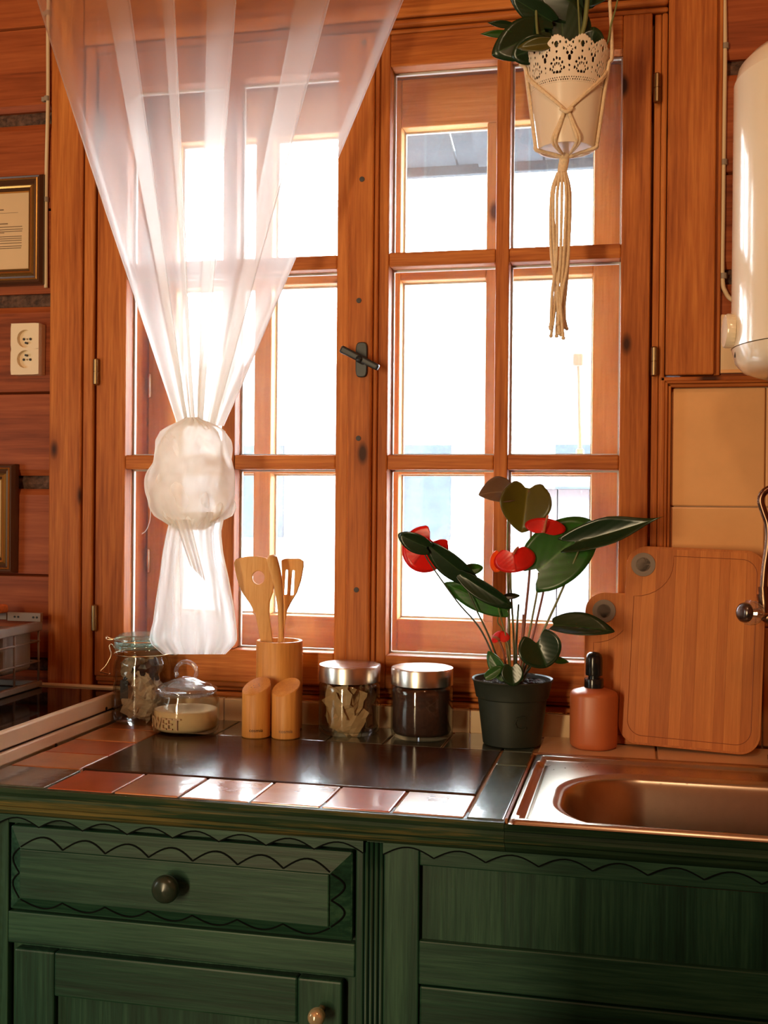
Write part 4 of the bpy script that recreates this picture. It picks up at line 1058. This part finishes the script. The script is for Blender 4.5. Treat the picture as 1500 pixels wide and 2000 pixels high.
def stalk(name, pts, r0_, r1_, mat, parent):
    s_ = spline(pts, 6); n = len(s_)
    return MB().tube(s_, [r0_+(r1_-r0_)*i/(n-1) for i in range(n)], 8).build(name, mat, parent, True)

# anthurium in its dark nursery pot
pc = Vector((-0.2185, -0.052, ZC+0.0003))
an = thing('anthurium', pc, 'red flowering anthurium in a dark green plastic pot', 'plant')
MB().lathe([(0, 0.0), (0.050, 0.0), (0.0525, 0.002), (0.0625, 0.083), (0.0655, 0.085), (0.0665, 0.089), (0.071, 0.112), (0.0725, 0.1145), (0.0735, 0.1165), (0.0725, 0.1185), (0.069, 0.1165), (0.0640, 0.088), (0.0605, 0.082), (0.050, 0.004), (0, 0.004)], pc, 56).build('pot', 'pot_green', an, smooth='auto')
rs = random.Random(4)
MB().grid(lambda u, v: pc+Vector((0.0655*v*math.cos(2*PI*u), 0.0655*v*math.sin(2*PI*u), 0.109+0.006*(1-v)+rs.uniform(-0.003, 0.003))), 40, 12, True).build('soil', 'soil', an, False)
m = MB(); text_into(m, 'C', 0.038, 0.0004, lambda co: pc+Vector(((0.0578+co.z)*math.cos(-PI/2+0.12+co.x/0.058), (0.0578+0.12*(co.y+0.008)+co.z)*math.sin(-PI/2+0.12+co.x/0.058), 0.034+co.y)))
m.build('moulded_mark', 'pot_green', an)
def A(x, y, Y): return at(x, y, Y)
soilz = pc+Vector((0, 0, 0.105))
def root(dx, dy): return soilz+Vector((dx, dy, 0))
# stalks
ST = [
 ([root(-0.012, -0.012), A(942, 1235, -0.075), A(893, 1175, -0.085), A(835, 1093, -0.09), A(829, 1072, -0.09)], 'stem_dark', .0018, .0012),
 ([root(-0.008, -0.02), A(958, 1250, -0.09), A(930, 1190, -0.095), A(908, 1140, -0.095), A(900, 1117, -0.095)], 'stem_dark', .0018, .0013),
 ([root(-0.004, 0), A(994, 1200, -0.055), A(991, 1090, -0.055), A(993, 1000, -0.055), A(998, 962, -0.055)], 'stem_green', .0022, .0017),
 ([root(0.004, 0.004), A(1003, 1240, -0.050), A(998, 1150, -0.06), A(997, 1095, -0.065)], 'stem_green', .0022, .0016),
 ([root(0.010, 0.006), A(1024, 1220, -0.05), A(1034, 1120, -0.055), A(1037, 1030, -0.06), A(1033, 958, -0.06)], 'stem_red', .0026, .0016),
 ([root(0.012, -0.006), A(1037, 1220, -0.062), A(1050, 1150, -0.065), A(1052, 1118, -0.068)], 'stem_green', .0020, .0015),
 ([root(0.014, 0.0), A(1046, 1222, -0.055), A(1064, 1140, -0.06), A(1062, 1106, -0.065)], 'stem_red', .0022, .0016),
 ([root(0.016, -0.012), A(1058, 1240, -0.075), A(1090, 1170, -0.078), A(1122, 1095, -0.08), A(1137, 1058, -0.08)], 'stem_green', .0022, .0018),
 ([root(0.012, -0.022), A(1040, 1270, -0.09), A(1070, 1232, -0.09), A(1083, 1222, -0.09)], 'stem_dark', .0016, .0012),
 ([root(0.008, -0.028), A(1045, 1290, -0.10), A(1052, 1265, -0.105)], 'stem_dark', .0018, .0014),
 ([root(-0.006, -0.026), A(985, 1280, -0.095), A(975, 1252, -0.095)], 'stem_red', .0024, .0018),
 ([root(-0.002, -0.024), A(996, 1290, -0.088), A(990, 1250, -0.088), A(975, 1195, -0.088), A(973, 1180, -0.09)], 'stem_green', .0014, .0011),
 ([root(0.0, -0.01), A(985, 1240, -0.07), A(972, 1215, -0.075), A(977, 1190, -0.08)], 'stem_green', .0013, .0010),
 ([root(0.006, 0.0), A(1009, 1240, -0.05), A(1013, 1180, -0.05)], 'stem_dark', .0026, .0018),
 ([root(0.010, 0.0), A(1019, 1270, -0.05), A(1022, 1200, -0.05)], 'stem_red', .0028, .0018),
]
for pts, mt, a_, b_ in ST: stalk('stalk', pts, a_, b_, mt, an)
PXM = 1/1045.0
def lf(base, tip, wpx, mat, Yb, Yt, **kw):
    return leaf('leaf', A(*base, Yb), A(*tip, Yt), wpx*PXM, mat, an, **kw)
lf((1061, 1106), (1160, 1020), 56, 'leaf_green', -0.076, -0.074, roll=0.10, fold=0.15, droop=0.08, lobes=0.42, tipsharp=0.3)
lf((1137, 1056), (1300, 1012), 27, 'leaf_deep', -0.088, -0.100, roll=0.35, fold=0.6, droop=-0.08, lobes=0.36, tipsharp=4.5)
lf((1030, 958), (1019, 1040), 48, 'leaf_olive', -0.060, -0.075, roll=0.1, fold=0.55, droop=0.05, lobes=0.24, tipsharp=1.0)
lf((998, 962), (940, 956), 34, 'leaf_bronze', -0.055, -0.085, roll=-0.8, fold=0.25, droop=0.25, lobes=0.22, tipsharp=1.3)
lf((829, 1067), (777, 1044), 19, 'leaf_deep', -0.115, -0.125, roll=0.2, fold=0.3, droop=0.05, lobes=0.35, tipsharp=0.6)
lf((899, 1115), (826, 1058), 25, 'leaf_deep', -0.095, -0.112, roll=0.35, fold=0.35, droop=0.06, lobes=0.45, tipsharp=0.9)
lf((901, 1116), (944, 1108), 11, 'leaf_green', -0.095, -0.085, roll=0.2, fold=0.2, droop=0.05, lobes=0.1, tipsharp=0.4)
lf((988, 1191), (866, 1141), 24, 'leaf_green', -0.080, -0.090, roll=0.25, fold=0.2, droop=0.05, lobes=0.12, tipsharp=0.9)
lf((900, 1122), (1000, 1188), 19, 'leaf_deep', -0.100, -0.104, roll=-0.3, fold=0.5, droop=0.05, lobes=0.08, tipsharp=0.3)
lf((985, 1165), (1016, 1163), 6, 'leaf_deep', -0.075, -0.07, roll=0.2, fold=0.2, droop=0.1, lobes=0.1)
lf((1083, 1221), (1198, 1225), 26, 'leaf_deep', -0.090, -0.115, roll=0.75, fold=0.4, droop=0.12, lobes=0.10, tipsharp=1.2)
lf((1053, 1262), (1068, 1304), 40, 'leaf_deep', -0.105, -0.110, roll=0.1, fold=0.35, droop=0.10, lobes=0.75, tipsharp=0.3)
lf((1076, 1288), (1112, 1292), 7, 'leaf_green', -0.07, -0.06, roll=0.5, fold=0.2, droop=0.1, lobes=0.05, tipsharp=1.5)
lf((985, 1325), (952, 1272), 15, 'leaf_green', -0.105, -0.100, roll=0.1, fold=0.2, droop=0.06, lobes=0.10, tipsharp=1.0)
lf((948, 1324), (982, 1302), 10, 'leaf_green', -0.118, -0.118, roll=0.1, fold=0.25, droop=0.06, lobes=0.05)
lf((1000, 1305), (1003, 1340), 20, 'leaf_deep', -0.128, -0.131, roll=0.1, fold=0.2, droop=0.0, lobes=0.35, tipsharp=0.3)
def flower(base, tip, wpx, Yb, Yt, mat='spathe_red', sp_to=None, **kw):
    o = leaf('flower', A(*base, Yb), A(*tip, Yt), wpx*PXM, mat, an, **kw)
    if sp_to: MB().tube(spline([A(*base, Yb-0.004), A((base[0]+sp_to[0])/2, (base[1]+sp_to[1])/2-2, Yb-0.010), A(*sp_to, Yb-0.012)], 5), [0.0026]*5+[0.0022]*5+[0.0012], 10).build('spadix', 'spadix', o, True)
    return o
flower((838, 1062), (803, 1110), 44, -0.080, -0.084, roll=0.1, fold=-0.2, droop=-0.05, lobes=0.55, tipsharp=0.0)
flower((1062, 1040), (1066, 1012), 38, -0.090, -0.086, roll=0.05, fold=-0.25, droop=0.0, lobes=0.15, tipsharp=0.0, sp_to=(1070, 1006))
flower((1003, 1082), (1009, 1118), 39, -0.094, -0.098, roll=0.1, fold=-0.3, droop=-0.1, lobes=0.42, tipsharp=0.0, sp_to=(1013, 1068))
flower((975, 1080), (967, 1118), 15, -0.060, -0.062, 'spathe_fade', roll=0.2, fold=0.3, droop=0.0, lobes=0.15, tipsharp=0.3)
flower((975, 1250), (976, 1232), 18, -0.095, -0.085, roll=0.2, fold=-0.4, droop=0.0, lobes=0.3, tipsharp=0.0, sp_to=(962, 1244))

# ------------------------------------------------------------------ soap bottle
sb_ = Vector((-0.0735, -0.045, ZC+0.0005)); br = 0.0415
sp_b = thing('soap_dispenser', sb_, 'terracotta soap dispenser with black pump beside the bamboo boards', 'soap dispenser')
def facet(a, z): return 1+0.018*math.cos(6*a+0.4)
MB().lathe([(0, 0), (br*0.90, 0), (br*0.98, 0.004), (br, 0.012), (br*1.0, 0.092), (br*0.97, 0.097), (br*0.88, 0.1005), (br*0.45, 0.106), (0, 0.107)], sb_, 60, facet).build('bottle', 'terracotta', sp_b, smooth=True)
MB().lathe([(0.0, 0.1045), (0.0168, 0.1045), (0.0172, 0.106), (0.0172, 0.121), (0.0165, 0.1225), (0.0105, 0.1225), (0.0105, 0.128), (0.0, 0.128)], sb_, 36).build('collar', 'black_plastic', sp_b, smooth='auto')
MB().lathe([(0.0, 0.1282), (0.0148, 0.1282), (0.0152, 0.130), (0.0152, 0.152), (0.0145, 0.160), (0.0125, 0.1655), (0.0080, 0.169), (0.0, 0.170)], sb_, 36).build('pump_head', 'black_plastic', sp_b, smooth='auto')

# ------------------------------------------------------------------ cutting boards
def board(name, label, w, h, r, base, rx, rz, tilt, hole, notch=None, nst=9):
    t = thing(name, base, label, 'cutting board', 'bamboo cutting boards leaning on the wall')
    t.rotation_euler = (rx, tilt, rz)
    th2 = 0.014
    def inside(): pass
    corners = []
    for (cx, cz, a0) in ((w-r, r, -PI/2), (w-r, h-r, 0), (r, h-r, PI/2), (r, r, PI)):
        for k in range(9): a = a0+k*PI/16; corners.append((cx+r*math.cos(a), cz+r*math.sin(a)))
    hx, hz, hr_ = hole
    bm = bmesh.new()
    def loop(pts):
        vs = [bm.verts.new((p[0], 0, p[1])) for p in pts]
        return [bm.edges.new((vs[i], vs[(i+1) % len(vs)])) for i in range(len(vs))]
    es = loop(corners)+loop(ell(hx, hz, hr_, hr_, 28))
    bmesh.ops.triangle_fill(bm, use_beauty=True, edges=es)
    g = bmesh.ops.extrude_face_region(bm, geom=list(bm.faces))
    bmesh.ops.translate(bm, verts=[v for v in g['geom'] if isinstance(v, bmesh.types.BMVert)], vec=(0, th2, 0))
    bmesh.ops.recalc_face_normals(bm, faces=bm.faces)
    me = bpy.data.meshes.new('slab'); bm.to_mesh(me); bm.free(); me.materials.append(MAT['board_b'])
    o = bpy.data.objects.new('slab', me); col.objects.link(o); o.parent = t
    md = o.modifiers.new('bevel', 'BEVEL'); md.width = 0.003; md.segments = 3; md.limit_method = 'ANGLE'; md.angle_limit = 0.7
    # glued strips, proud of the slab by a hair, each one a strip of its own
    ed = list(range(nst+1)); rs2 = random.Random(len(label)); xs_ = [0.004]
    cuts = sorted([0.004]+[0.004+(w-0.008)*(k+rs2.uniform(-0.25, 0.25))/nst for k in range(1, nst)]+[w-0.004])
    for k in range(nst):
        a, b = cuts[k]+0.0002, cuts[k+1]-0.0002
        def zlim(x):
            e = 0.004; q = r-e
            if x < r: dz = r-math.sqrt(max(0, q*q-(r-x)**2))
            elif x > w-r: dz = r-math.sqrt(max(0, q*q-(x-w+r)**2))
            else: dz = e
            return dz
        n = 10; xsamp = [a+(b-a)*i/n for i in range(n+1)]
        lo = [(x, zlim(x)) for x in xsamp]; hi = [(x, h-zlim(x)) for x in xsamp[::-1]]
        mb_ = MB(); pts = []
        # keep clear of the finger hole
        if a < hx+hr_+0.010 and b > hx-hr_-0.010:
            R2 = hr_+0.0085
            hi = [(x, min(h-zlim(x), (hz-math.sqrt(max(0, R2*R2-(x-hx)**2))) if abs(x-hx) < R2 else h-zlim(x))) for x in xsamp[::-1]]
        mb_.prism([(x, -0.0005, z) for x, z in lo+hi], (0, 0.0004, 0)).build('strip', 'board_a' if k % 2 else 'board_b', t, local=True)
    ring_ = MB()
    prof_ = [(hr_-0.0005, -0.0022), (hr_+0.008, -0.0022), (hr_+0.008, 0.0), (hr_-0.0005, th2), (hr_-0.0005, -0.0022)]
    ro = ring_.lathe(prof_, (0, 0, 0), 32).build('grommet', 'grommet', t, smooth='auto', local=True)
    ro.rotation_euler = (-PI/2, 0, 0); ro.location = (hx, 0, hz)
    # juice groove line
    gp = []
    q = 0.016; rg = r-q*0.6
    for (cx, cz, a0) in ((w-q-rg, q+rg, -PI/2), (w-q-rg, h-q-rg, 0)):
        for k in range(9): a = a0+k*PI/16; gp.append((cx+rg*math.cos(a), cz+rg*math.sin(a)))
    gp += [(0.083, h-q)]
    for k in range(9): a = k*PI/16; gp.append((q+0.067*math.cos(a), h-0.030-0.0-0.062*math.sin(a)+0.0))
    for (cx, cz, a0) in ((q+rg, q+rg, PI),):
        for k in range(9): a = a0+k*PI/16; gp.append((cx+rg*math.cos(a), cz+rg*math.sin(a)))
    MB().tube([(x, -0.0004, z) for x, z in gp], 0.0007, 6, closed=True).build('juice_groove', 'board_groove', t, local=True)
    return t
plain('board_groove', (0.30, 0.085, 0.022), 0.5)
b1 = on(1208, 1466, 0.902)
board('cutting_board', 'large bamboo cutting board leaning in front, left of the faucet', 0.243, 0.356, 0.036, (-0.032, -0.030, 0.9085), math.radians(-8.0), math.radians(-6.0), math.radians(1.5), (0.030, 0.322, 0.0135))
board('cutting_board', 'smaller bamboo cutting board half hidden behind the larger one', 0.20, 0.272, 0.034, (-0.094, -0.010, 0.903), math.radians(-6.5), math.radians(-3.0), 0.0, (0.034, 0.250-0.012, 0.0130))

# ------------------------------------------------------------------ tap at the right edge
fc = Vector((0.245, -0.085, 0.905))
ft = thing('kitchen_tap', fc, 'antique bronze tap with clear crystal handle at the right edge', 'tap')
MB().lathe([(0, 0), (0.026, 0), (0.026, 0.006), (0.018, 0.012), (0.0165, 0.10), (0.0165, 0.19), (0.019, 0.20), (0.019, 0.232), (0.0, 0.236)], fc, 32).build('column', 'bronze', ft, smooth='auto')
yy = -0.12
MB().tube([A(1494, 1196, yy), A(1493, 1172, yy)], 0.0105, 18).tube([A(1493, 1172, yy), A(1492, 1160, yy)], 0.0115, 18).tube([A(1492, 1160, yy), A(1491, 1146, yy)], 0.0088, 18).build('spout_collar', 'bronze', ft, smooth='auto')
MB().tube(spline([A(1491, 1150, yy), A(1494, 1110, yy), A(1501, 1060, yy), A(1500, 1025, yy), A(1492, 1000, yy), A(1486, 978, yy), A(1492, 962, yy), A(1510, 953, yy), A(1560, 945, yy-0.02)], 8), 0.0062, 14).build('spout', 'bronze', ft, True)
hb = A(1494, 1200, yy); h0, h1, h2 = A(1446, 1196, yy-0.03), A(1464, 1196, yy-0.02), A(1492, 1198, yy)
def ringtube(name, pts, rs_, mat, n=20): MB().tube(pts, rs_, n).build(name, mat, ft, smooth='auto')
dirh = (h0-h2).normalized()
pp = lambda t: h2+(h0-h2)*t
ringtube('handle_cap', [pp(1.0), pp(0.97), pp(0.90), pp(0.80), pp(0.74)], [0.009, 0.0130, 0.0160, 0.0168, 0.0160], 'gunmetal')
ringtube('handle_crystal', [pp(0.74), pp(0.66), pp(0.45), pp(0.25), pp(0.18)], [0.0165, 0.0215, 0.0205, 0.0165, 0.012], 'clear_lid', 10)
ringtube('handle_core', [pp(0.74), pp(0.50), pp(0.1), pp(-0.5)], [0.0085, 0.0075, 0.0085, 0.010], 'wire_gold')
MB().tube([hb, Vector((fc.x, fc.y, 1.125))], 0.011, 16).build('valve_body', 'bronze', ft, True)

# ------------------------------------------------------------------ hanging planter
YH = -0.12
p0, p1 = at(1108, 118, YH), at(1105, 296, YH)
hcx = (p0.x+p1.x)/2; zb2 = at(1105, 294, YH-0.0).z; zt2 = at(1105, 112, YH).z
rb2, rt2 = 0.0490, 0.0715
hp_ = thing('hanging_plant', (hcx, YH, zb2), 'leafy plant in a white lace rimmed pot hanging in macrame', 'plant')
Hh = zt2-zb2
def rad(z): return rb2+(rt2-rb2)*(z/Hh)
zl = Hh*0.60
hcv = Vector((hcx, YH, zb2))
MB().lathe([(0, 0.004), (rb2*0.9, 0.004), (rb2*0.93, 0.0), (rb2, 0.0), (rad(zl), zl), (rad(zl)-0.002, zl), (rb2-0.004, 0.007), (0, 0.007)], hcv, 64).build('pot', 'pot_white', hp_, smooth='auto')
# pierced lace rim
NU, NV = 420, 66
PER = 10
def lace_hole(u, v):
    """u in pattern periods, v 0..1 up the band; True where the sheet is pierced"""
    x = (u % 1.0)-0.5; s_ = 1.55       # s_: period / band height
    def el(cx, cv, rx, ry):
        for sh in (-1, 0, 1):
            if ((x-cx-sh)/rx)**2+((v-cv)/ry)**2 < 1: return True
        return False
    for j in range(10):                                       # rows of pin holes at the foot
        c = -0.45+0.1*j
        if el(c, 0.045, 0.026, 0.014) or el(c+0.05, 0.095, 0.026, 0.014): return True
    if el(0.0, 0.21, 0.070, 0.032) or el(-0.13, 0.21, 0.045, 0.03) or el(0.13, 0.21, 0.045, 0.03): return True
    for k in range(-3, 4):                                    # fans of holes round the foot
        a = k*0.42
        if el(0.20*math.sin(a), 0.20+0.20*math.cos(a), 0.028, 0.030): return True
        if el(0.30*math.sin(a), 0.20+0.31*math.cos(a), 0.040, 0.036): return True
    if el(0.5, 0.50, 0.065, 0.060) or el(0.42, 0.60, 0.045, 0.045) or el(0.58, 0.60, 0.045, 0.045): return True
    if el(0.5, 0.34, 0.030, 0.030) or el(0.5, 0.24, 0.022, 0.024): return True
    for k in range(-2, 3):
        a = k*0.55
        if el(0.5+0.13*math.sin(a), 0.60+0.15*math.cos(a), 0.022, 0.022): return True
        if el(0.5+0.25*math.sin(a), 0.56+0.30*math.cos(a), 0.036, 0.034): return True
    if el(0.0, 0.80, 0.075, 0.070) or el(-0.14, 0.84, 0.04, 0.03) or el(0.14, 0.84, 0.04, 0.03): return True
    if el(0.0, 0.64, 0.04, 0.03): return True
    return False
def lace_top(u):
    x = abs((u % 1.0)-0.5); return 0.93+0.10*math.cos(2*PI*((u % 1.0)-0.5))*0.7+0.012*math.cos(2*PI*u*9)
m = MB(); Vv = {}
zr = Hh*1.07-zl
for i in range(NU):
    for j in range(NV+1):
        a = 2*PI*i/NU; z = zl+zr*j/NV*1.0
        m.v.append(hcv+Vector((rad(z)*math.cos(a), rad(z)*math.sin(a), z)))
for i in range(NU):
    for j in range(NV):
        u = (i+0.5)/NU*PER+0.3; v = (j+0.5)/NV
        if v > lace_top(u) or lace_hole(u, v): continue
        k = (i+1) % NU
        m.f.append((i*(NV+1)+j, k*(NV+1)+j, k*(NV+1)+j+1, i*(NV+1)+j+1))
used = sorted({q for f in m.f for q in f}); mp_ = {q: i for i, q in enumerate(used)}
m.v = [m.v[q] for q in used]; m.f = [tuple(mp_[q] for q in f) for f in m.f]
m.build('lace_rim', 'pot_white', hp_, smooth=True, solid=0.0014)
MB().lathe([(0, 0.02), (rb2-0.008, 0.02), (rt2-0.012, Hh*0.92), (rt2-0.010, Hh*0.93), (rt2-0.013, Hh*0.90), (0, Hh*0.90)], hcv, 40).build('inner_pot', 'soil', hp_, smooth='auto')
def HL(base, tip, wpx, mat, Yb, Yt, **kw): return leaf('leaf', at(*base, Yb), at(*tip, Yt), wpx/1090.0, mat, hp_, **kw)
HL((1058, 62), (962, 106), 38, 'leaf_deep', YH-0.02, YH-0.05, roll=0.25, fold=0.15, droop=0.05, lobes=0.25, tipsharp=1.0)
HL((1062, 88), (1000, 112), 26, 'leaf_deep', YH-0.03, YH-0.04, roll=0.3, fold=0.1, droop=0.05, lobes=0.2, tipsharp=0.5)
HL((1012, 88), (1088, 82), 11, 'leaf_bronze_dull', YH-0.07, YH-0.06, roll=0.1, fold=0.2, droop=0.10, lobes=0.05, tipsharp=0.6) if False else None
HL((1000, 66), (938, 66), 7, 'leaf_green', YH-0.04, YH-0.06, roll=0.3, fold=0.2, droop=0.02, lobes=0.05, tipsharp=2.0)
HL((1005, 50), (952, 44), 7, 'leaf_deep', YH-0.04, YH-0.06, roll=0.3, fold=0.2, droop=0.02, lobes=0.05, tipsharp=2.0)
HL((1086, 83), (1010, 92), 12, 'leaf_olive', YH-0.065, YH-0.07, roll=0.2, fold=0.4, droop=0.12, lobes=0.03, tipsharp=1.0)
HL((1100, 95), (1095, -20), 42, 'leaf_deep', YH+0.0, YH-0.01, roll=0.1, fold=0.15, droop=0.05, lobes=0.2, tipsharp=0.8)
HL((1112, 100), (1128, 10), 36, 'leaf_deep', YH+0.01, YH+0.02, roll=0.1, fold=0.15, droop=0.05, lobes=0.2, tipsharp=0.8)
HL((1150, 105), (1160, 52), 26, 'leaf_deep', YH-0.01, YH-0.02, roll=0.1, fold=0.3, droop=0.05, lobes=0.1, tipsharp=0.6)
HL((1075, 40), (995, -8), 22, 'leaf_deep', YH-0.02, YH-0.05, roll=0.4, fold=0.25, droop=0.05, lobes=0.2, tipsharp=1.0)
HL((1140, 20), (1040, -40), 40, 'leaf_deep', YH, YH-0.03, roll=0.2, fold=0.2, droop=0.05, lobes=0.2, tipsharp=1.0)
HL((1150, -5), (1230, -60), 30, 'leaf_deep', YH, YH-0.03, roll=0.2, fold=0.2, droop=0.05, lobes=0.2, tipsharp=1.0)
for pts, mt, a_, b_ in (
    ([at(1056, 125, YH-0.02), at(1052, 80, YH-0.03), at(1048, 45, YH-0.03), at(1046, -30, YH-0.03)], 'stem_green', .0030, .0022),
    ([at(1128, 118, YH-0.03), at(1136, 70, YH-0.035), at(1143, 40, YH-0.035), at(1150, -30, YH-0.035)], 'stem_green', .0035, .0042),
    ([at(1133, 100, YH-0.03), at(1131, 40, YH-0.03), at(1127, -30, YH-0.03)], 'stem_green', .0018, .0016),
    ([at(1165, 115, YH-0.01), at(1186, 85, YH-0.02), at(1193, 50, YH-0.02), at(1203, 15, YH-0.02), at(1212, -30, YH-0.02)], 'stem_green', .0020, .0014),
    ([at(1104, 110, YH), at(1100, 60, YH), at(1108, 30, YH), at(1130, -10, YH)], 'stem_dark', .0016, .0014)):
    stalk('stem', pts, a_, b_, mt, hp_)

# macrame hanger
mh = thing('macrame_hanger', at(1097, 655, YH), 'cream macrame hanger with long tassel round the lace pot', 'plant hanger')
rw = 0.0028
def on_pot(ang, z, off=0.003):
    r_ = rad(z)+off; return hcv+Vector((r_*math.cos(ang), r_*math.sin(ang), z))
def cord(pts, r=rw, n=6): return MB().tube(spline(pts, n), r, 8)
av = math.atan2(CAM.y-hcv.y, CAM.x-hcv.x)         # direction of the room
topk = Vector((hcx+0.045, YH, 2.60))
angs = [av-1.35, av+1.35, av+PI-0.4]
knotz = Hh*0.30
# front V between the two side cords
for s_, an_ in ((-1, av-1.35), (1, av+1.35)):
    for off in (0.0, 0.075):
        pts = [on_pot(an_-s_*0.0, Hh*0.80-off*0.08)]
        for k in range(1, 7):
            t = k/6; pts.append(on_pot(an_+(av-an_)*t-s_*0.0+(-s_)*-0.02, Hh*(0.80-0.50*t)-0.006*off/0.075*(1-t)*0.0-off*0.06*(1-t), 0.0032))
        cord(pts).build('cord', 'rope', mh, True)
    # side cords up to the ceiling
    for off in (-0.03, 0.03):
        pts = [on_pot(an_+off, Hh*0.04, 0.004), on_pot(an_+off, Hh*0.45, 0.004), on_pot(an_+off, Hh*0.85, 0.004), on_pot(an_+off, Hh*1.08, 0.004)]
        e = pts[-1]; pts += [e+(topk-e)*0.5, topk]
        cord(pts).build('cord', 'rope', mh, True)
    # short legs from the front knot to the base ring
    for off in (0.05, 0.15):
        pts = [on_pot(av+s_*0.05, knotz, 0.0035), on_pot(av+s_*(0.16+off*0.5), knotz*0.55, 0.0032), on_pot(av+s_*(0.30+off), 0.002, 0.0032), hcv+Vector((0.018*math.cos(av+s_*0.4), 0.018*math.sin(av+s_*0.4), -0.010))]
        cord(pts).build('cord', 'rope', mh, True)
    for off in (-0.05, 0.05):
        pts = [on_pot(an_+off, Hh*0.04, 0.004), on_pot(an_+off, -0.001, 0.002), hcv+Vector((0.022*math.cos(an_), 0.022*math.sin(an_), -0.007)), hcv+Vector((0.006*math.cos(an_), 0.006*math.sin(an_), -0.012))]
        cord(pts).build('cord', 'rope', mh, True)
for off in (-0.05, 0.05):
    an_ = av+PI+off
    pts = [hcv+Vector((0.01*math.cos(an_), 0.01*math.sin(an_), -0.010)), on_pot(an_, 0.0, 0.004), on_pot(an_, Hh*0.6, 0.004), on_pot(an_, Hh*1.08, 0.004), topk]
    cord(pts).build('cord', 'rope', mh, True)
kp = on_pot(av, knotz, 0.004)
MB().tube(spline([on_pot(av-0.16, knotz+0.004, 0.005), on_pot(av-0.05, knotz-0.002, 0.0075), on_pot(av+0.05, knotz-0.002, 0.0075), on_pot(av+0.16, knotz+0.004, 0.005)]), 0.0034, 10).build('knot', 'rope', mh, True)
q0 = hcv+Vector((0, 0, -0.006)); kn1 = at(1097, 342, YH)
MB().tube(spline([q0, at(1102, 312, YH), kn1]), [0.0075]*8+[0.0085]*8+[0.0105], 12).build('gathering_knot', 'rope', mh, True)
NS = 13
for k in range(NS):
    a = 2*PI*k/NS; rr_ = R.uniform(0.5, 1)
    e = at(1090+R.uniform(-24, 20), 640+R.uniform(-10, 22), YH+R.uniform(-0.015, 0.015))
    mid = at(1093+21*math.cos(a)*rr_, 500, YH+0.014*math.sin(a)); s0 = kn1+Vector((0.007*math.cos(a), 0.007*math.sin(a), 0.004))
    m1 = at(1095+19*math.cos(a), 385, YH+0.013*math.sin(a))
    pts = spline([s0, m1, mid, mid+(e-mid)*0.5+Vector((R.uniform(-.004, .004), 0, 0)), e], 7)
    o = MB().tube(pts, rw*0.95, 8).build('tassel_strand', 'rope', mh, True)
    MB().tube([e+Vector((0, 0, 0.002)), e, e+Vector((0, 0, -0.003))], [rw, rw*1.35, rw*0.8], 8).build('end_knot', 'rope', o, True)

# ------------------------------------------------------------------ room behind the camera (lamp that lights the scene, added blocks that shade it)
lp = thing('ceiling_lamp', (0.12, -1.30, 2.62), 'small bare bulb ceiling lamp above the viewer, outside the picture', 'lamp')
MB().tube([(0.12, -1.30, 2.62), (0.12, -1.30, 2.53)], 0.004, 8).build('cord', 'black_plastic', lp, True)
MB().lathe([(0.0, 2.535), (0.018, 2.535), (0.018, 2.50), (0.0, 2.50)], (0.12, -1.30, 0), 20).build('holder', 'black_plastic', lp, smooth='auto')

blk_low = thing('light_block_low', (0.35, -2.1, 0), 'unseen dark block added under the viewer to shade the right cabinet', 'light blocker')
B('body', 'blocker_dark', blk_low, -0.44, 1.15, -2.75, -1.34, 0.0, 0.86, 0.004)  # unseen block added to keep low light off the right cabinet
B('worktop', 'blocker_dark', blk_low, -0.48, 1.20, -2.80, -1.30, 0.861, 0.895, 0.006)
for k in range(3): B('door', 'blocker_dark', blk_low, -0.42+k*0.52, 0.08+k*0.52, -1.34, -1.325, 0.10, 0.84, 0.004)

blk_side = thing('light_block_side', (-1.33, -1.35, 0), 'unseen dark block added near the stove to stop the side light', 'cupboard')
B('body', 'blocker_dark', blk_side, -1.47, -1.20, -1.75, -0.97, 0.0, 1.18, 0.004)  # unseen block added so the side light misses the right cabinet
B('top', 'blocker_dark', blk_side, -1.49, -1.18, -1.77, -0.95, 1.181, 1.205, 0.004)
for k in range(2): B('door', 'blocker_dark', blk_side, -1.1995, -1.185, -1.74+k*0.385, -1.365+k*0.385, 0.06, 1.16, 0.004)
